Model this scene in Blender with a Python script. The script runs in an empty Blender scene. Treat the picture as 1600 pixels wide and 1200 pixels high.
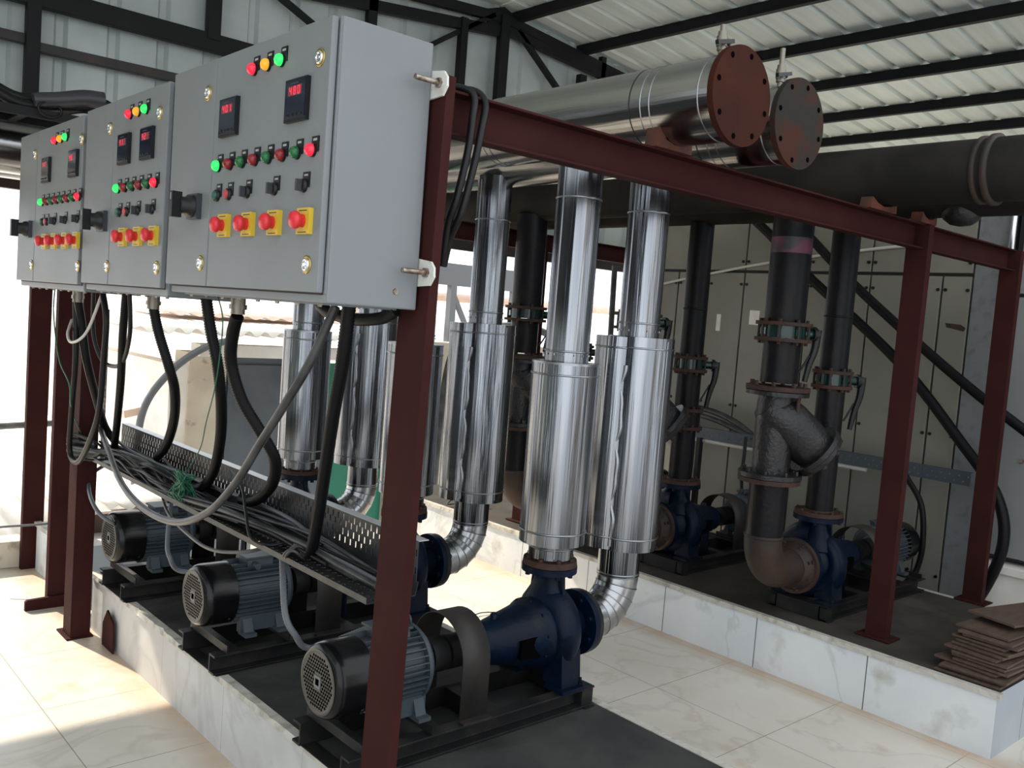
import bpy, math, random
from mathutils import Vector, Matrix
random.seed(7)
S = bpy.context.scene
COL = S.collection
pi = math.pi

# ------------------------------------------------------------------ camera
cam_d = bpy.data.cameras.new('camera')
cam = bpy.data.objects.new('camera', cam_d)
COL.objects.link(cam)
S.camera = cam
_r = Vector((0.7449868, -0.6627054, 0.0762639))
_u = Vector((-0.0085238, 0.1048589, 0.9944506))
_f = Vector((0.6670247, 0.7415026, -0.0724698))
M = Matrix.Identity(4)
for i in range(3):
    M[i][0], M[i][1], M[i][2] = _r[i], _u[i], -_f[i]
M[0][3], M[1][3], M[2][3] = 0.0, 0.0, 1.6
cam.matrix_world = M
cam_d.sensor_width = 36.0
cam_d.lens = 1420.38 / 1600 * 36.0
cam_d.clip_start = 0.05
cam_d.clip_end = 300

# ------------------------------------------------------------------ light
W = bpy.data.worlds.new('sky')
S.world = W
W.use_nodes = True
_bg = W.node_tree.nodes['Background']
_bg.inputs['Color'].default_value = (0.90, 0.95, 1.0, 1)
_bg.inputs['Strength'].default_value = 2.05
sun_d = bpy.data.lights.new('sun', 'SUN')
sun_d.energy = 8.0
sun_d.angle = math.radians(1.0)
sun_d.color = (1.0, 0.87, 0.70)
sun = bpy.data.objects.new('sun', sun_d)
COL.objects.link(sun)
sun.rotation_euler = Vector((0.23, -1.0, -0.825)).to_track_quat('-Z', 'Y').to_euler()
S.view_settings.view_transform = 'Standard'
S.view_settings.look = 'None'
S.view_settings.gamma = 1.0
S.view_settings.use_curve_mapping = False
S.view_settings.exposure = 0.0

# ------------------------------------------------------------------ materials
def mat(name, col, rough=0.5, metal=0.0, emit=None, es=0.0, noise=None, col2=None, nscale=6.0, ndetail=4.0,
        lo=0.4, hi=0.62, bump=0.0, bscale=60.0, stretch=None, spec=None, trans=0.0, rvar=0.0, col3=None, scale3=2.0, lo3=0.55, hi3=0.7):
    m = bpy.data.materials.new(name)
    m.use_nodes = True
    nt = m.node_tree
    b = nt.nodes['Principled BSDF']
    b.inputs['Base Color'].default_value = (*col, 1)
    b.inputs['Roughness'].default_value = rough
    b.inputs['Metallic'].default_value = metal
    if spec is not None:
        b.inputs['Specular IOR Level'].default_value = spec
    if trans:
        b.inputs['Transmission Weight'].default_value = trans
    if emit:
        b.inputs['Emission Color'].default_value = (*emit, 1)
        b.inputs['Emission Strength'].default_value = es
    tc = nt.nodes.new('ShaderNodeTexCoord')
    mp = nt.nodes.new('ShaderNodeMapping')
    nt.links.new(tc.outputs['Object'], mp.inputs[0])
    if stretch:
        mp.inputs['Scale'].default_value = stretch
    last = None
    if col2 is not None:
        n = nt.nodes.new('ShaderNodeTexNoise')
        n.inputs['Scale'].default_value = nscale
        n.inputs['Detail'].default_value = ndetail
        nt.links.new(mp.outputs[0], n.inputs[0])
        r = nt.nodes.new('ShaderNodeValToRGB')
        r.color_ramp.elements[0].position = lo
        r.color_ramp.elements[1].position = hi
        r.color_ramp.elements[0].color = (*col, 1)
        r.color_ramp.elements[1].color = (*col2, 1)
        nt.links.new(n.outputs['Fac'], r.inputs[0])
        last = r.outputs[0]
        if rvar:
            mr = nt.nodes.new('ShaderNodeMapRange')
            mr.inputs['To Min'].default_value = rough - rvar
            mr.inputs['To Max'].default_value = rough + rvar
            nt.links.new(n.outputs['Fac'], mr.inputs[0])
            nt.links.new(mr.outputs[0], b.inputs['Roughness'])
    if col3 is not None:
        n = nt.nodes.new('ShaderNodeTexNoise')
        n.inputs['Scale'].default_value = scale3
        n.inputs['Detail'].default_value = 6
        nt.links.new(tc.outputs['Object'], n.inputs[0])
        r = nt.nodes.new('ShaderNodeValToRGB')
        r.color_ramp.elements[0].position = lo3
        r.color_ramp.elements[1].position = hi3
        r.color_ramp.elements[0].color = (0, 0, 0, 1)
        r.color_ramp.elements[1].color = (1, 1, 1, 1)
        nt.links.new(n.outputs['Fac'], r.inputs[0])
        mx = nt.nodes.new('ShaderNodeMixRGB')
        mx.inputs[2].default_value = (*col3, 1)
        nt.links.new(r.outputs[0], mx.inputs[0])
        if last is None:
            mx.inputs[1].default_value = (*col, 1)
        else:
            nt.links.new(last, mx.inputs[1])
        last = mx.outputs[0]
    if last is not None:
        nt.links.new(last, b.inputs['Base Color'])
    if bump:
        n2 = nt.nodes.new('ShaderNodeTexNoise')
        n2.inputs['Scale'].default_value = bscale
        n2.inputs['Detail'].default_value = 3
        nt.links.new(mp.outputs[0], n2.inputs[0])
        bm = nt.nodes.new('ShaderNodeBump')
        bm.inputs['Strength'].default_value = bump
        bm.inputs['Distance'].default_value = 0.01
        nt.links.new(n2.outputs['Fac'], bm.inputs['Height'])
        nt.links.new(bm.outputs[0], b.inputs['Normal'])
    return m

def tile_mat(name, base, base2, vein, joint, w, h, rough=0.35, axes='XY', jw=0.004, off=0.0, shift=(0, 0, 0), stain=None, vlo=0.47):
    """marble slabs: soft clouds, thin veins and dark joints on a regular grid"""
    m = bpy.data.materials.new(name)
    m.use_nodes = True
    nt = m.node_tree
    N, L = nt.nodes, nt.links
    b = N['Principled BSDF']
    b.inputs['Roughness'].default_value = rough
    tc = N.new('ShaderNodeTexCoord')
    sep = N.new('ShaderNodeSeparateXYZ')
    L.new(tc.outputs['Object'], sep.inputs[0])
    cmb = N.new('ShaderNodeCombineXYZ')
    L.new(sep.outputs[axes[0]], cmb.inputs[0])
    L.new(sep.outputs[axes[1]], cmb.inputs[1])
    mp = N.new('ShaderNodeMapping')
    mp.inputs['Location'].default_value = shift
    L.new(cmb.outputs[0], mp.inputs[0])
    br = N.new('ShaderNodeTexBrick')
    br.offset = off
    br.inputs['Scale'].default_value = 1.0
    br.inputs['Brick Width'].default_value = w
    br.inputs['Row Height'].default_value = h
    br.inputs['Mortar Size'].default_value = jw
    br.inputs['Mortar Smooth'].default_value = 0.3
    L.new(mp.outputs[0], br.inputs[0])
    n = N.new('ShaderNodeTexNoise'); n.inputs['Scale'].default_value = 2.5; n.inputs['Detail'].default_value = 6
    L.new(tc.outputs['Object'], n.inputs[0])
    r = N.new('ShaderNodeValToRGB')
    r.color_ramp.elements[0].position = 0.35; r.color_ramp.elements[0].color = (*base, 1)
    r.color_ramp.elements[1].position = 0.65; r.color_ramp.elements[1].color = (*base2, 1)
    L.new(n.outputs['Fac'], r.inputs[0])
    v = N.new('ShaderNodeTexNoise'); v.inputs['Scale'].default_value = 1.7; v.inputs['Detail'].default_value = 8; v.inputs['Distortion'].default_value = 1.2
    L.new(tc.outputs['Object'], v.inputs[0])
    vr = N.new('ShaderNodeValToRGB')
    e = vr.color_ramp.elements
    e[0].position = vlo; e[0].color = (0, 0, 0, 1)
    e[1].position = vlo + 0.06; e[1].color = (0, 0, 0, 1)
    k = e.new(vlo + 0.03); k.color = (1, 1, 1, 1)
    L.new(v.outputs['Fac'], vr.inputs[0])
    ml = N.new('ShaderNodeMath'); ml.operation = 'MULTIPLY'; ml.inputs[1].default_value = 0.35
    L.new(vr.outputs[0], ml.inputs[0])
    mx = N.new('ShaderNodeMixRGB'); mx.inputs[2].default_value = (*vein, 1)
    L.new(ml.outputs[0], mx.inputs[0]); L.new(r.outputs[0], mx.inputs[1])
    last = mx.outputs[0]
    if stain:
        s = N.new('ShaderNodeTexNoise'); s.inputs['Scale'].default_value = 5; s.inputs['Detail'].default_value = 8
        L.new(tc.outputs['Object'], s.inputs[0])
        sr = N.new('ShaderNodeValToRGB')
        sr.color_ramp.elements[0].position = 0.58; sr.color_ramp.elements[0].color = (0, 0, 0, 1)
        sr.color_ramp.elements[1].position = 0.8; sr.color_ramp.elements[1].color = (1, 1, 1, 1)
        L.new(s.outputs['Fac'], sr.inputs[0])
        m3 = N.new('ShaderNodeMixRGB'); m3.inputs[2].default_value = (*stain, 1)
        L.new(sr.outputs[0], m3.inputs[0]); L.new(last, m3.inputs[1])
        last = m3.outputs[0]
    m2 = N.new('ShaderNodeMixRGB'); m2.inputs[2].default_value = (*joint, 1)
    L.new(br.outputs['Fac'], m2.inputs[0]); L.new(last, m2.inputs[1])
    L.new(m2.outputs[0], b.inputs['Base Color'])
    return m

M_FLOOR = tile_mat('floor_marble', (0.62, 0.575, 0.50), (0.70, 0.66, 0.59), (0.42, 0.38, 0.32), (0.26, 0.21, 0.16), 0.56, 0.56, 0.38, stain=(0.50, 0.39, 0.28), jw=0.002, shift=(-.975, -1.895, 0))
def dust_bands(m, xs, col):
    """settled dust and plaster along the foot of the plinths"""
    nt = m.node_tree; N, L = nt.nodes, nt.links; b = N['Principled BSDF']
    src = b.inputs['Base Color'].links[0].from_socket
    tc = N.new('ShaderNodeTexCoord'); sep = N.new('ShaderNodeSeparateXYZ'); L.new(tc.outputs['Object'], sep.inputs[0])
    tot = None
    for x, w in xs:
        a = N.new('ShaderNodeMath'); a.operation = 'SUBTRACT'; L.new(sep.outputs[0], a.inputs[0]); a.inputs[1].default_value = x
        c = N.new('ShaderNodeMath'); c.operation = 'ABSOLUTE'; L.new(a.outputs[0], c.inputs[0])
        r = N.new('ShaderNodeMapRange'); r.inputs['From Min'].default_value = 0.0; r.inputs['From Max'].default_value = w
        r.inputs['To Min'].default_value = 1.0; r.inputs['To Max'].default_value = 0.0; L.new(c.outputs[0], r.inputs[0])
        if tot is None: tot = r.outputs[0]
        else:
            d = N.new('ShaderNodeMath'); d.operation = 'ADD'; L.new(tot, d.inputs[0]); L.new(r.outputs[0], d.inputs[1]); tot = d.outputs[0]
    n = N.new('ShaderNodeTexNoise'); n.inputs['Scale'].default_value = 6; n.inputs['Detail'].default_value = 6
    L.new(tc.outputs['Object'], n.inputs[0])
    e = N.new('ShaderNodeMath'); e.operation = 'MULTIPLY'; L.new(tot, e.inputs[0]); L.new(n.outputs['Fac'], e.inputs[1])
    f = N.new('ShaderNodeMath'); f.operation = 'MULTIPLY'; f.use_clamp = True; L.new(e.outputs[0], f.inputs[0]); f.inputs[1].default_value = 1.5
    mx = N.new('ShaderNodeMixRGB'); mx.inputs[2].default_value = (*col, 1)
    L.new(f.outputs[0], mx.inputs[0]); L.new(src, mx.inputs[1]); L.new(mx.outputs[0], b.inputs['Base Color'])
dust_bands(M_FLOOR, ((1.37, .13), (3.82, .14)), (0.52, 0.37, 0.25))
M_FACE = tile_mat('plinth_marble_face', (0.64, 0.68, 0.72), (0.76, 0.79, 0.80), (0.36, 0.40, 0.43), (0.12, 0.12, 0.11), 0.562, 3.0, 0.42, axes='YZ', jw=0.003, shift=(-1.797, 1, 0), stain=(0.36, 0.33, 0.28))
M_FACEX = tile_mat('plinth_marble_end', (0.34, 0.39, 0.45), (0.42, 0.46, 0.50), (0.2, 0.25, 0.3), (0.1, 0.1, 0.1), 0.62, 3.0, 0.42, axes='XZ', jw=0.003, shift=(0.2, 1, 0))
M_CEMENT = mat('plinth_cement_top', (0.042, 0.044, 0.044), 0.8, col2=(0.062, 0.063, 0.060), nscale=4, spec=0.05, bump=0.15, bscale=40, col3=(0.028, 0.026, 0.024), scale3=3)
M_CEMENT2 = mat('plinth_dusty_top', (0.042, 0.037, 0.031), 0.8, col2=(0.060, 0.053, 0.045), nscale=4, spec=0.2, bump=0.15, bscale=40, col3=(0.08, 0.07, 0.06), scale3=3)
M_EDGE = mat('plinth_chipped_edge', (0.52, 0.50, 0.45), 0.6, col2=(0.32, 0.29, 0.25), nscale=18, lo=0.5, hi=0.7, bump=0.5, bscale=50)
M_RED = mat('red_oxide_paint', (0.043, 0.0145, 0.0135), 0.6, col2=(0.036, 0.0125, 0.012), nscale=5, bump=0.12, bscale=25, spec=0.03)
M_BLACK = mat('black_paint_steel', (0.006, 0.0065, 0.0075), 0.55, col2=(0.012, 0.011, 0.010), nscale=7, lo=0.55, hi=0.8, spec=0.25)
M_RAIL = mat('dusty_black_steel', (0.009, 0.009, 0.0095), 0.55, col2=(0.030, 0.027, 0.023), nscale=12, lo=0.5, hi=0.8, spec=0.3)
M_GIRT = mat('dark_brown_girt', (0.035, 0.022, 0.02), 0.5, col2=(0.016, 0.014, 0.014), nscale=3)
M_SHEET = mat('galvalume_wall_sheet', (0.52, 0.57, 0.565), 0.5, 0.1, col2=(0.43, 0.475, 0.47), nscale=2.2, bump=0.03, bscale=20)
M_ROOF = mat('galvalume_roof_sheet', (0.78, 0.85, 0.83), 0.42, 0.15, col2=(0.70, 0.77, 0.75), nscale=2, stretch=(0.4, 6, 1), bump=0.04, bscale=20)
M_PANEL = mat('panel_grey_powdercoat', (0.19, 0.205, 0.215), 0.45, col2=(0.18, 0.193, 0.202), nscale=3, spec=0.3, bump=0.06, bscale=300, rvar=0.05)
M_GAP = mat('dark_rubber_gap', (0.02, 0.02, 0.022), 0.7)
M_BRASS = mat('brass_ring', (0.45, 0.33, 0.10), 0.35, 1.0)
M_CHROME = mat('chrome', (0.75, 0.75, 0.78), 0.15, 1.0)
M_GLAND = mat('nickel_gland', (0.22, 0.20, 0.165), 0.4, 0.8)
M_BOLT = mat('zinc_bolt', (0.42, 0.38, 0.33), 0.45, 0.9, col2=(0.2, 0.13, 0.09), nscale=60)
M_WHITE = mat('white_lug', (0.62, 0.62, 0.58), 0.5, col2=(0.45, 0.36, 0.3), nscale=20, lo=0.55, hi=0.75)
M_PLB = mat('black_plastic', (0.006, 0.0065, 0.008), 0.4, spec=0.35)
M_PLG = mat('dark_grey_plastic', (0.035, 0.037, 0.045), 0.4)
M_METER = mat('meter_glossy_front', (0.010, 0.014, 0.028), 0.12)
M_METERW = mat('meter_window', (0.035, 0.05, 0.065), 0.15)
M_TAG = mat('tag_writing', (0.35, 0.35, 0.35), 0.5)
M_LR = mat('lamp_red_off', (0.22, 0.008, 0.012), 0.18)
M_LG = mat('lamp_green_off', (0.005, 0.11, 0.03), 0.18)
M_LRON = mat('lamp_red_lit', (0.7, 0.01, 0.03), 0.2, emit=(1.0, 0.02, 0.07), es=0.55)
M_LGON = mat('lamp_green_lit', (0.02, 0.6, 0.1), 0.2, emit=(0.03, 1.0, 0.16), es=0.75)
M_LYON = mat('lamp_amber_lit', (0.6, 0.3, 0.01), 0.2, emit=(1.0, 0.45, 0.03), es=0.45)
M_SEG = mat('red_led_digit', (0.5, 0.01, 0.03), 0.3, emit=(1.0, 0.05, 0.10), es=0.8)
M_SEGB = mat('red_led_backing', (0.10, 0.03, 0.04), 0.3, emit=(1.0, 0.1, 0.13), es=0.10)
M_ESR = mat('estop_red', (0.62, 0.02, 0.03), 0.35)
M_ESY = mat('estop_yellow', (0.62, 0.42, 0.03), 0.45)
M_BTNG = mat('button_green', (0.01, 0.10, 0.07), 0.35)
M_BTNR = mat('button_red', (0.45, 0.04, 0.05), 0.35)
def alu(name, stretch, dark=(0.12, 0.127, 0.142), light=(0.33, 0.345, 0.37), rough=0.20, bump=0.6, bs=9):
    return mat(name, dark, rough, 1.0, col2=light, nscale=5, stretch=stretch, bump=bump, bscale=bs, rvar=0.08, lo=0.35, hi=0.65)
M_ALV = alu('aluminium_cladding_vertical', (4.0, 4.0, 0.10))
M_ALY = alu('aluminium_cladding_header', (4.0, 0.10, 4.0), (0.24, 0.24, 0.245), (0.36, 0.36, 0.36), 0.20, 0.18)
M_ALE = alu('aluminium_cladding_elbow', (1.0, 1.0, 1.0), (0.26, 0.265, 0.275), (0.40, 0.405, 0.415), 0.22, 0.2)
M_SEAM = mat('cladding_seam', (0.30, 0.31, 0.33), 0.3, 1.0)
M_SEAMD = mat('dark_seam_sealant', (0.015, 0.015, 0.017), 0.6)
M_RUST = mat('rusty_flange', (0.050, 0.018, 0.010), 0.75, 0.1, col2=(0.020, 0.012, 0.010), nscale=14, lo=0.4, hi=0.65, bump=0.3, bscale=80)
M_RUSTRED = mat('red_primer_flange', (0.046, 0.0135, 0.0085), 0.8, col2=(0.036, 0.012, 0.008), nscale=6, spec=0.08, bump=0.1, bscale=60)
M_RUSTGREY = mat('greyed_primer_flange', (0.026, 0.023, 0.020), 0.75, 0.0, col2=(0.050, 0.018, 0.012), nscale=7, spec=0.1, lo=0.48, hi=0.6, bump=0.1, bscale=60)
M_ORANGE = mat('orange_primer_saddle', (0.10, 0.025, 0.011), 0.7, col2=(0.045, 0.016, 0.010), nscale=9)
M_HOLE = mat('bolt_hole_dark', (0.003, 0.0025, 0.0025), 1.0, spec=0.0)
M_BLUE = mat('pump_blue_enamel', (0.0012, 0.0065, 0.020), 0.42, col2=(0.0025, 0.006, 0.013), nscale=9, lo=0.45, hi=0.7, bump=0.25, bscale=35, col3=(0.028, 0.026, 0.024), scale3=6, lo3=0.6, hi3=0.85, spec=0.15)
M_MOTOR = mat('motor_grey_blue', (0.040, 0.054, 0.066), 0.45, col2=(0.052, 0.066, 0.076), nscale=7, spec=0.3, bump=0.08, bscale=60)
M_COWL = mat('fan_cowl_black', (0.004, 0.004, 0.005), 0.22, spec=0.3)
M_GRILLE = mat('fan_grille_grey', (0.085, 0.08, 0.07), 0.5, 0.3)
M_GUARD = mat('coupling_guard_dark', (0.017, 0.0145, 0.0135), 0.6, col2=(0.028, 0.023, 0.020), nscale=8)
M_PIPE = mat('black_bitumen_pipe', (0.005, 0.005, 0.0065), 0.4, 0.0, col2=(0.013, 0.010, 0.009), nscale=10, lo=0.5, hi=0.75, spec=0.18, bump=0.2, bscale=45)
M_PIPEB = mat('dusty_brown_header_pipe', (0.0075, 0.0066, 0.006), 0.7, 0.0, col2=(0.017, 0.0145, 0.012), nscale=4, bump=0.1, bscale=30, spec=0.2)
M_STR = mat('strainer_cast_iron', (0.016, 0.016, 0.018), 0.36, 0.3, col2=(0.030, 0.026, 0.022), nscale=12, lo=0.5, hi=0.8, bump=0.4, bscale=60)
M_ELB = mat('rusty_elbow', (0.038, 0.018, 0.011), 0.65, 0.1, col2=(0.015, 0.011, 0.010), nscale=6, bump=0.2, bscale=50)
M_VGREEN = mat('green_valve_body', (0.001, 0.022, 0.017), 0.2)
M_TRAY = mat('galvanised_tray', (0.030, 0.032, 0.035), 0.42, 0.5, col2=(0.05, 0.052, 0.055), nscale=14)
M_TRAYT = mat('tray_flange_sky_sheen', (0.62, 0.63, 0.65), 0.4, 0.6)  # pale colour stands in for sky reflected on the tray's top flange
M_TRAYR = mat('grey_painted_tray', (0.055, 0.068, 0.082), 0.5, 0.2)
M_HOSE = mat('black_corrugated_conduit', (0.003, 0.003, 0.004), 0.5, spec=0.2)
M_CAB = mat('black_cable', (0.006, 0.006, 0.007), 0.45, spec=0.3)
M_CABG = mat('dusty_grey_cable', (0.055, 0.055, 0.055), 0.45, col2=(0.02, 0.02, 0.02), nscale=9)
M_CABL = mat('light_grey_conduit', (0.11, 0.12, 0.135), 0.45)
M_CABW = mat('white_cable', (0.55, 0.53, 0.50), 0.5)
M_WGREEN = mat('green_wire', (0.01, 0.12, 0.06), 0.45)
M_DOORP = mat('enclosure_cream_door', (0.20, 0.195, 0.165), 0.5, col2=(0.18, 0.175, 0.145), nscale=2.5, bump=0.03, bscale=100, col3=(0.14, 0.13, 0.11), scale3=3.5, lo3=0.6, hi3=0.85)
M_DOORW = mat('enclosure_white_door', (0.22, 0.23, 0.23), 0.5, col2=(0.19, 0.20, 0.20), nscale=2.5)
M_SPECK = mat('speckled_render', (0.17, 0.18, 0.19), 0.7, col2=(0.11, 0.10, 0.10), nscale=16, lo=0.5, hi=0.8)
M_BOARD = mat('brown_board', (0.095, 0.060, 0.043), 0.6, col2=(0.07, 0.043, 0.030), nscale=8, stretch=(1, 6, 1))
M_CONC0 = mat('grey_plaster', (0.26, 0.25, 0.24), 0.85, col2=(0.20, 0.195, 0.185), nscale=2)
M_CONC = mat('weathered_concrete', (0.62, 0.56, 0.46), 0.85, col2=(0.52, 0.45, 0.36), nscale=3, bump=0.3, bscale=14, col3=(0.16, 0.13, 0.11), scale3=7, lo3=0.62, hi3=0.75)
M_CONCW = mat('pale_concrete', (0.80, 0.78, 0.74), 0.8, col2=(0.70, 0.67, 0.62), nscale=4)
M_ASB = mat('pale_corrugated_roofing', (0.86, 0.82, 0.76), 0.8, col2=(0.76, 0.70, 0.63), nscale=3, lo=0.5, hi=0.7)
M_PINK = mat('faded_terracotta', (0.80, 0.62, 0.52), 0.8, col2=(0.72, 0.50, 0.40), nscale=5)
M_GREENW = mat('green_painted_wall', (0.015, 0.17, 0.10), 0.6)
M_GDOOR = mat('grey_blue_door', (0.10, 0.115, 0.13), 0.5, col2=(0.075, 0.085, 0.10), nscale=3)
M_GROUND = mat('outside_ground', (0.55, 0.52, 0.47), 0.9, col2=(0.45, 0.42, 0.38), nscale=0.7)

# ------------------------------------------------------------------ mesh builder
class MB:
    def __init__(s):
        s.v = []; s.f = []; s.sm = []; s.mi = []
    def add(s, vs, fs, smooth=False, mi=0):
        k = len(s.v)
        s.v += [Vector(p) for p in vs]
        for f in fs:
            s.f.append([i + k for i in f]); s.sm.append(smooth); s.mi.append(mi)
        return s
    def box(s, x0, x1, y0, y1, z0, z1, mi=0):
        vs = [(x, y, z) for x in (x0, x1) for y in (y0, y1) for z in (z0, z1)]
        return s.add(vs, [(0, 1, 3, 2), (4, 6, 7, 5), (0, 4, 5, 1), (2, 3, 7, 6), (0, 2, 6, 4), (1, 5, 7, 3)], False, mi)
    def obox(s, c, ax, ay, az, mi=0):
        c, ax, ay, az = map(Vector, (c, ax, ay, az))
        vs = [c + i * ax + j * ay + k * az for i in (-1, 1) for j in (-1, 1) for k in (-1, 1)]
        return s.add(vs, [(0, 1, 3, 2), (4, 6, 7, 5), (0, 4, 5, 1), (2, 3, 7, 6), (0, 2, 6, 4), (1, 5, 7, 3)], False, mi)
    def bar(s, p0, p1, w, h, up=(0, 0, 1), mi=0):
        p0, p1 = Vector(p0), Vector(p1)
        d = (p1 - p0); L = d.length; d.normalize()
        side = d.cross(Vector(up)).normalized(); uu = side.cross(d).normalized()
        return s.obox((p0 + p1) / 2, d * L / 2, side * w / 2, uu * h / 2, mi)
    @staticmethod
    def frame(d):
        d = Vector(d).normalized()
        a = Vector((0, 0, 1)) if abs(d.z) < 0.9 else Vector((1, 0, 0))
        u = d.cross(a).normalized(); w = d.cross(u).normalized()
        return d, u, w
    def lathe(s, o, axis, prof, n=32, smooth=True, caps=True, mi=0, oval=1.0):
        """prof: list of (t along axis, radius)"""
        o = Vector(o); d, u, w = MB.frame(axis)
        vs = []
        for t, r in prof:
            for i in range(n):
                a = 2 * pi * i / n
                vs.append(o + d * t + (u * math.cos(a) + w * math.sin(a) * oval) * r)
        fs = []
        for j in range(len(prof) - 1):
            for i in range(n):
                k = (i + 1) % n
                fs.append((j * n + i, j * n + k, (j + 1) * n + k, (j + 1) * n + i))
        s.add(vs, fs, smooth, mi)
        if caps:
            for j in (0, len(prof) - 1):
                if prof[j][1] > 1e-5:
                    ring = vs[j * n:(j + 1) * n]
                    s.add(ring, [tuple(range(n)) if j else tuple(range(n - 1, -1, -1))], False, mi)
        return s
    def steps(s, o, axis, segs, n=32, mi=0):
        """hard-edged stack: each (t0, r0, t1, r1) its own smooth band with caps"""
        for t0, r0, t1, r1 in segs:
            s.lathe(o, axis, [(t0, r0), (t1, r1)], n, True, True, mi)
        return s
    def cyl(s, p0, p1, r, r1=None, n=24, mi=0, caps=True):
        p0, p1 = Vector(p0), Vector(p1)
        return s.lathe(p0, p1 - p0, [(0, r), ((p1 - p0).length, r if r1 is None else r1)], n, True, caps, mi)
    def tube(s, pts, r, n=10, mi=0, caps=True, closed=False, rfun=None):
        pts = [Vector(p) for p in pts]
        m = len(pts)
        vs = []; pu = None
        for i, p in enumerate(pts):
            a = pts[i - 1] if i > 0 else (pts[-1] if closed else pts[0])
            b = pts[i + 1] if i < m - 1 else (pts[0] if closed else pts[-1])
            d = (b - a).normalized()
            if pu is None:
                _, pu, _ = MB.frame(d)
            u = (pu - d * pu.dot(d)).normalized(); w = d.cross(u); pu = u
            rr = r if rfun is None else rfun(i, m)
            for k in range(n):
                an = 2 * pi * k / n
                vs.append(p + (u * math.cos(an) + w * math.sin(an)) * rr)
        fs = []
        for j in range(m if closed else m - 1):
            jj = (j + 1) % m
            for i in range(n):
                k = (i + 1) % n
                fs.append((j * n + i, j * n + k, jj * n + k, jj * n + i))
        s.add(vs, fs, True, mi)
        if caps and not closed:
            s.add(vs[:n], [tuple(range(n - 1, -1, -1))], False, mi)
            s.add(vs[-n:], [tuple(range(n))], False, mi)
        return s
    def prism(s, poly, p0, p1, u, w, mi=0, smooth=False):
        """extrude the 2D outline (coordinates on u, w) from p0 to p1"""
        p0, p1, u, w = map(Vector, (p0, p1, u, w))
        n = len(poly)
        a = [p0 + u * x + w * y for x, y in poly]; b = [p1 + u * x + w * y for x, y in poly]
        s.add(a + b, [(i, (i + 1) % n, n + (i + 1) % n, n + i) for i in range(n)], smooth, mi)
        s.add(a, [tuple(range(n - 1, -1, -1))], False, mi)
        s.add(b, [tuple(range(n))], False, mi)
        return s
    def bolts(s, o, axis, R, k, r, h, ph=0.0, n=6, mi=0):
        o = Vector(o); d, u, w = MB.frame(axis)
        for i in range(k):
            a = 2 * pi * i / k + ph
            c = o + (u * math.cos(a) + w * math.sin(a)) * R
            s.lathe(c, d, [(0, r), (h, r)], n, False, True, mi)
        return s
    def build(s, name, mats, parent=None, bevel=0.0, kind=None, solid=0.0):
        off = Vector((0, 0, 0))
        p = parent
        while p is not None:
            off += p.location; p = p.parent
        me = bpy.data.meshes.new(name)
        me.from_pydata([tuple(v - off) for v in s.v], [], s.f)
        me.polygons.foreach_set('use_smooth', s.sm)
        if not isinstance(mats, (list, tuple)):
            mats = [mats]
        for m in mats:
            me.materials.append(m)
        me.polygons.foreach_set('material_index', s.mi)
        me.update()
        o = bpy.data.objects.new(name, me)
        COL.objects.link(o)
        o.parent = parent
        if solid:
            md = o.modifiers.new('thickness', 'SOLIDIFY'); md.thickness = solid; md.offset = 0
        if bevel:
            md = o.modifiers.new('bevel', 'BEVEL'); md.width = bevel; md.segments = 2; md.limit_method = 'ANGLE'; md.angle_limit = math.radians(50)
        if kind:
            o['kind'] = kind
        return o

def thing(name, label, cat, loc, group=None):
    o = bpy.data.objects.new(name, None)
    o.empty_display_size = 0.05
    COL.objects.link(o); o.location = loc
    o['label'] = label; o['category'] = cat
    if group: o['group'] = group
    return o
def tag(o, label, cat, group=None, kind=None):
    o['label'] = label; o['category'] = cat
    if group: o['group'] = group
    if kind: o['kind'] = kind
    return o
def part(mb, name, mats, parent, label=None, **k):
    o = mb.build(name, mats, parent, **k)
    if label: o['label'] = label
    return o
def copy_tree(o, parent=None):
    c = o.copy(); COL.objects.link(c); c.parent = parent
    for ch in list(o.children):
        copy_tree(ch, c)
    return c
def smooth_path(pts, k=8):
    P = [Vector(p) for p in pts]
    out = []
    for i in range(len(P) - 1):
        a = P[max(i - 1, 0)]; b = P[i]; c = P[i + 1]; d = P[min(i + 2, len(P) - 1)]
        for j in range(k):
            t = j / k
            out.append(0.5 * ((2 * b) + (c - a) * t + (2 * a - 5 * b + 4 * c - d) * t * t + (3 * b - a - 3 * c + d) * t ** 3))
    out.append(P[-1])
    return out

# ================================================================== SETTING
PZ = 0.27
mb = MB(); mb.box(-4.2, 12.5, -3.5, 5.65, -0.25, 0.0)
mb.build('floor', M_FLOOR, kind='structure')

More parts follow.
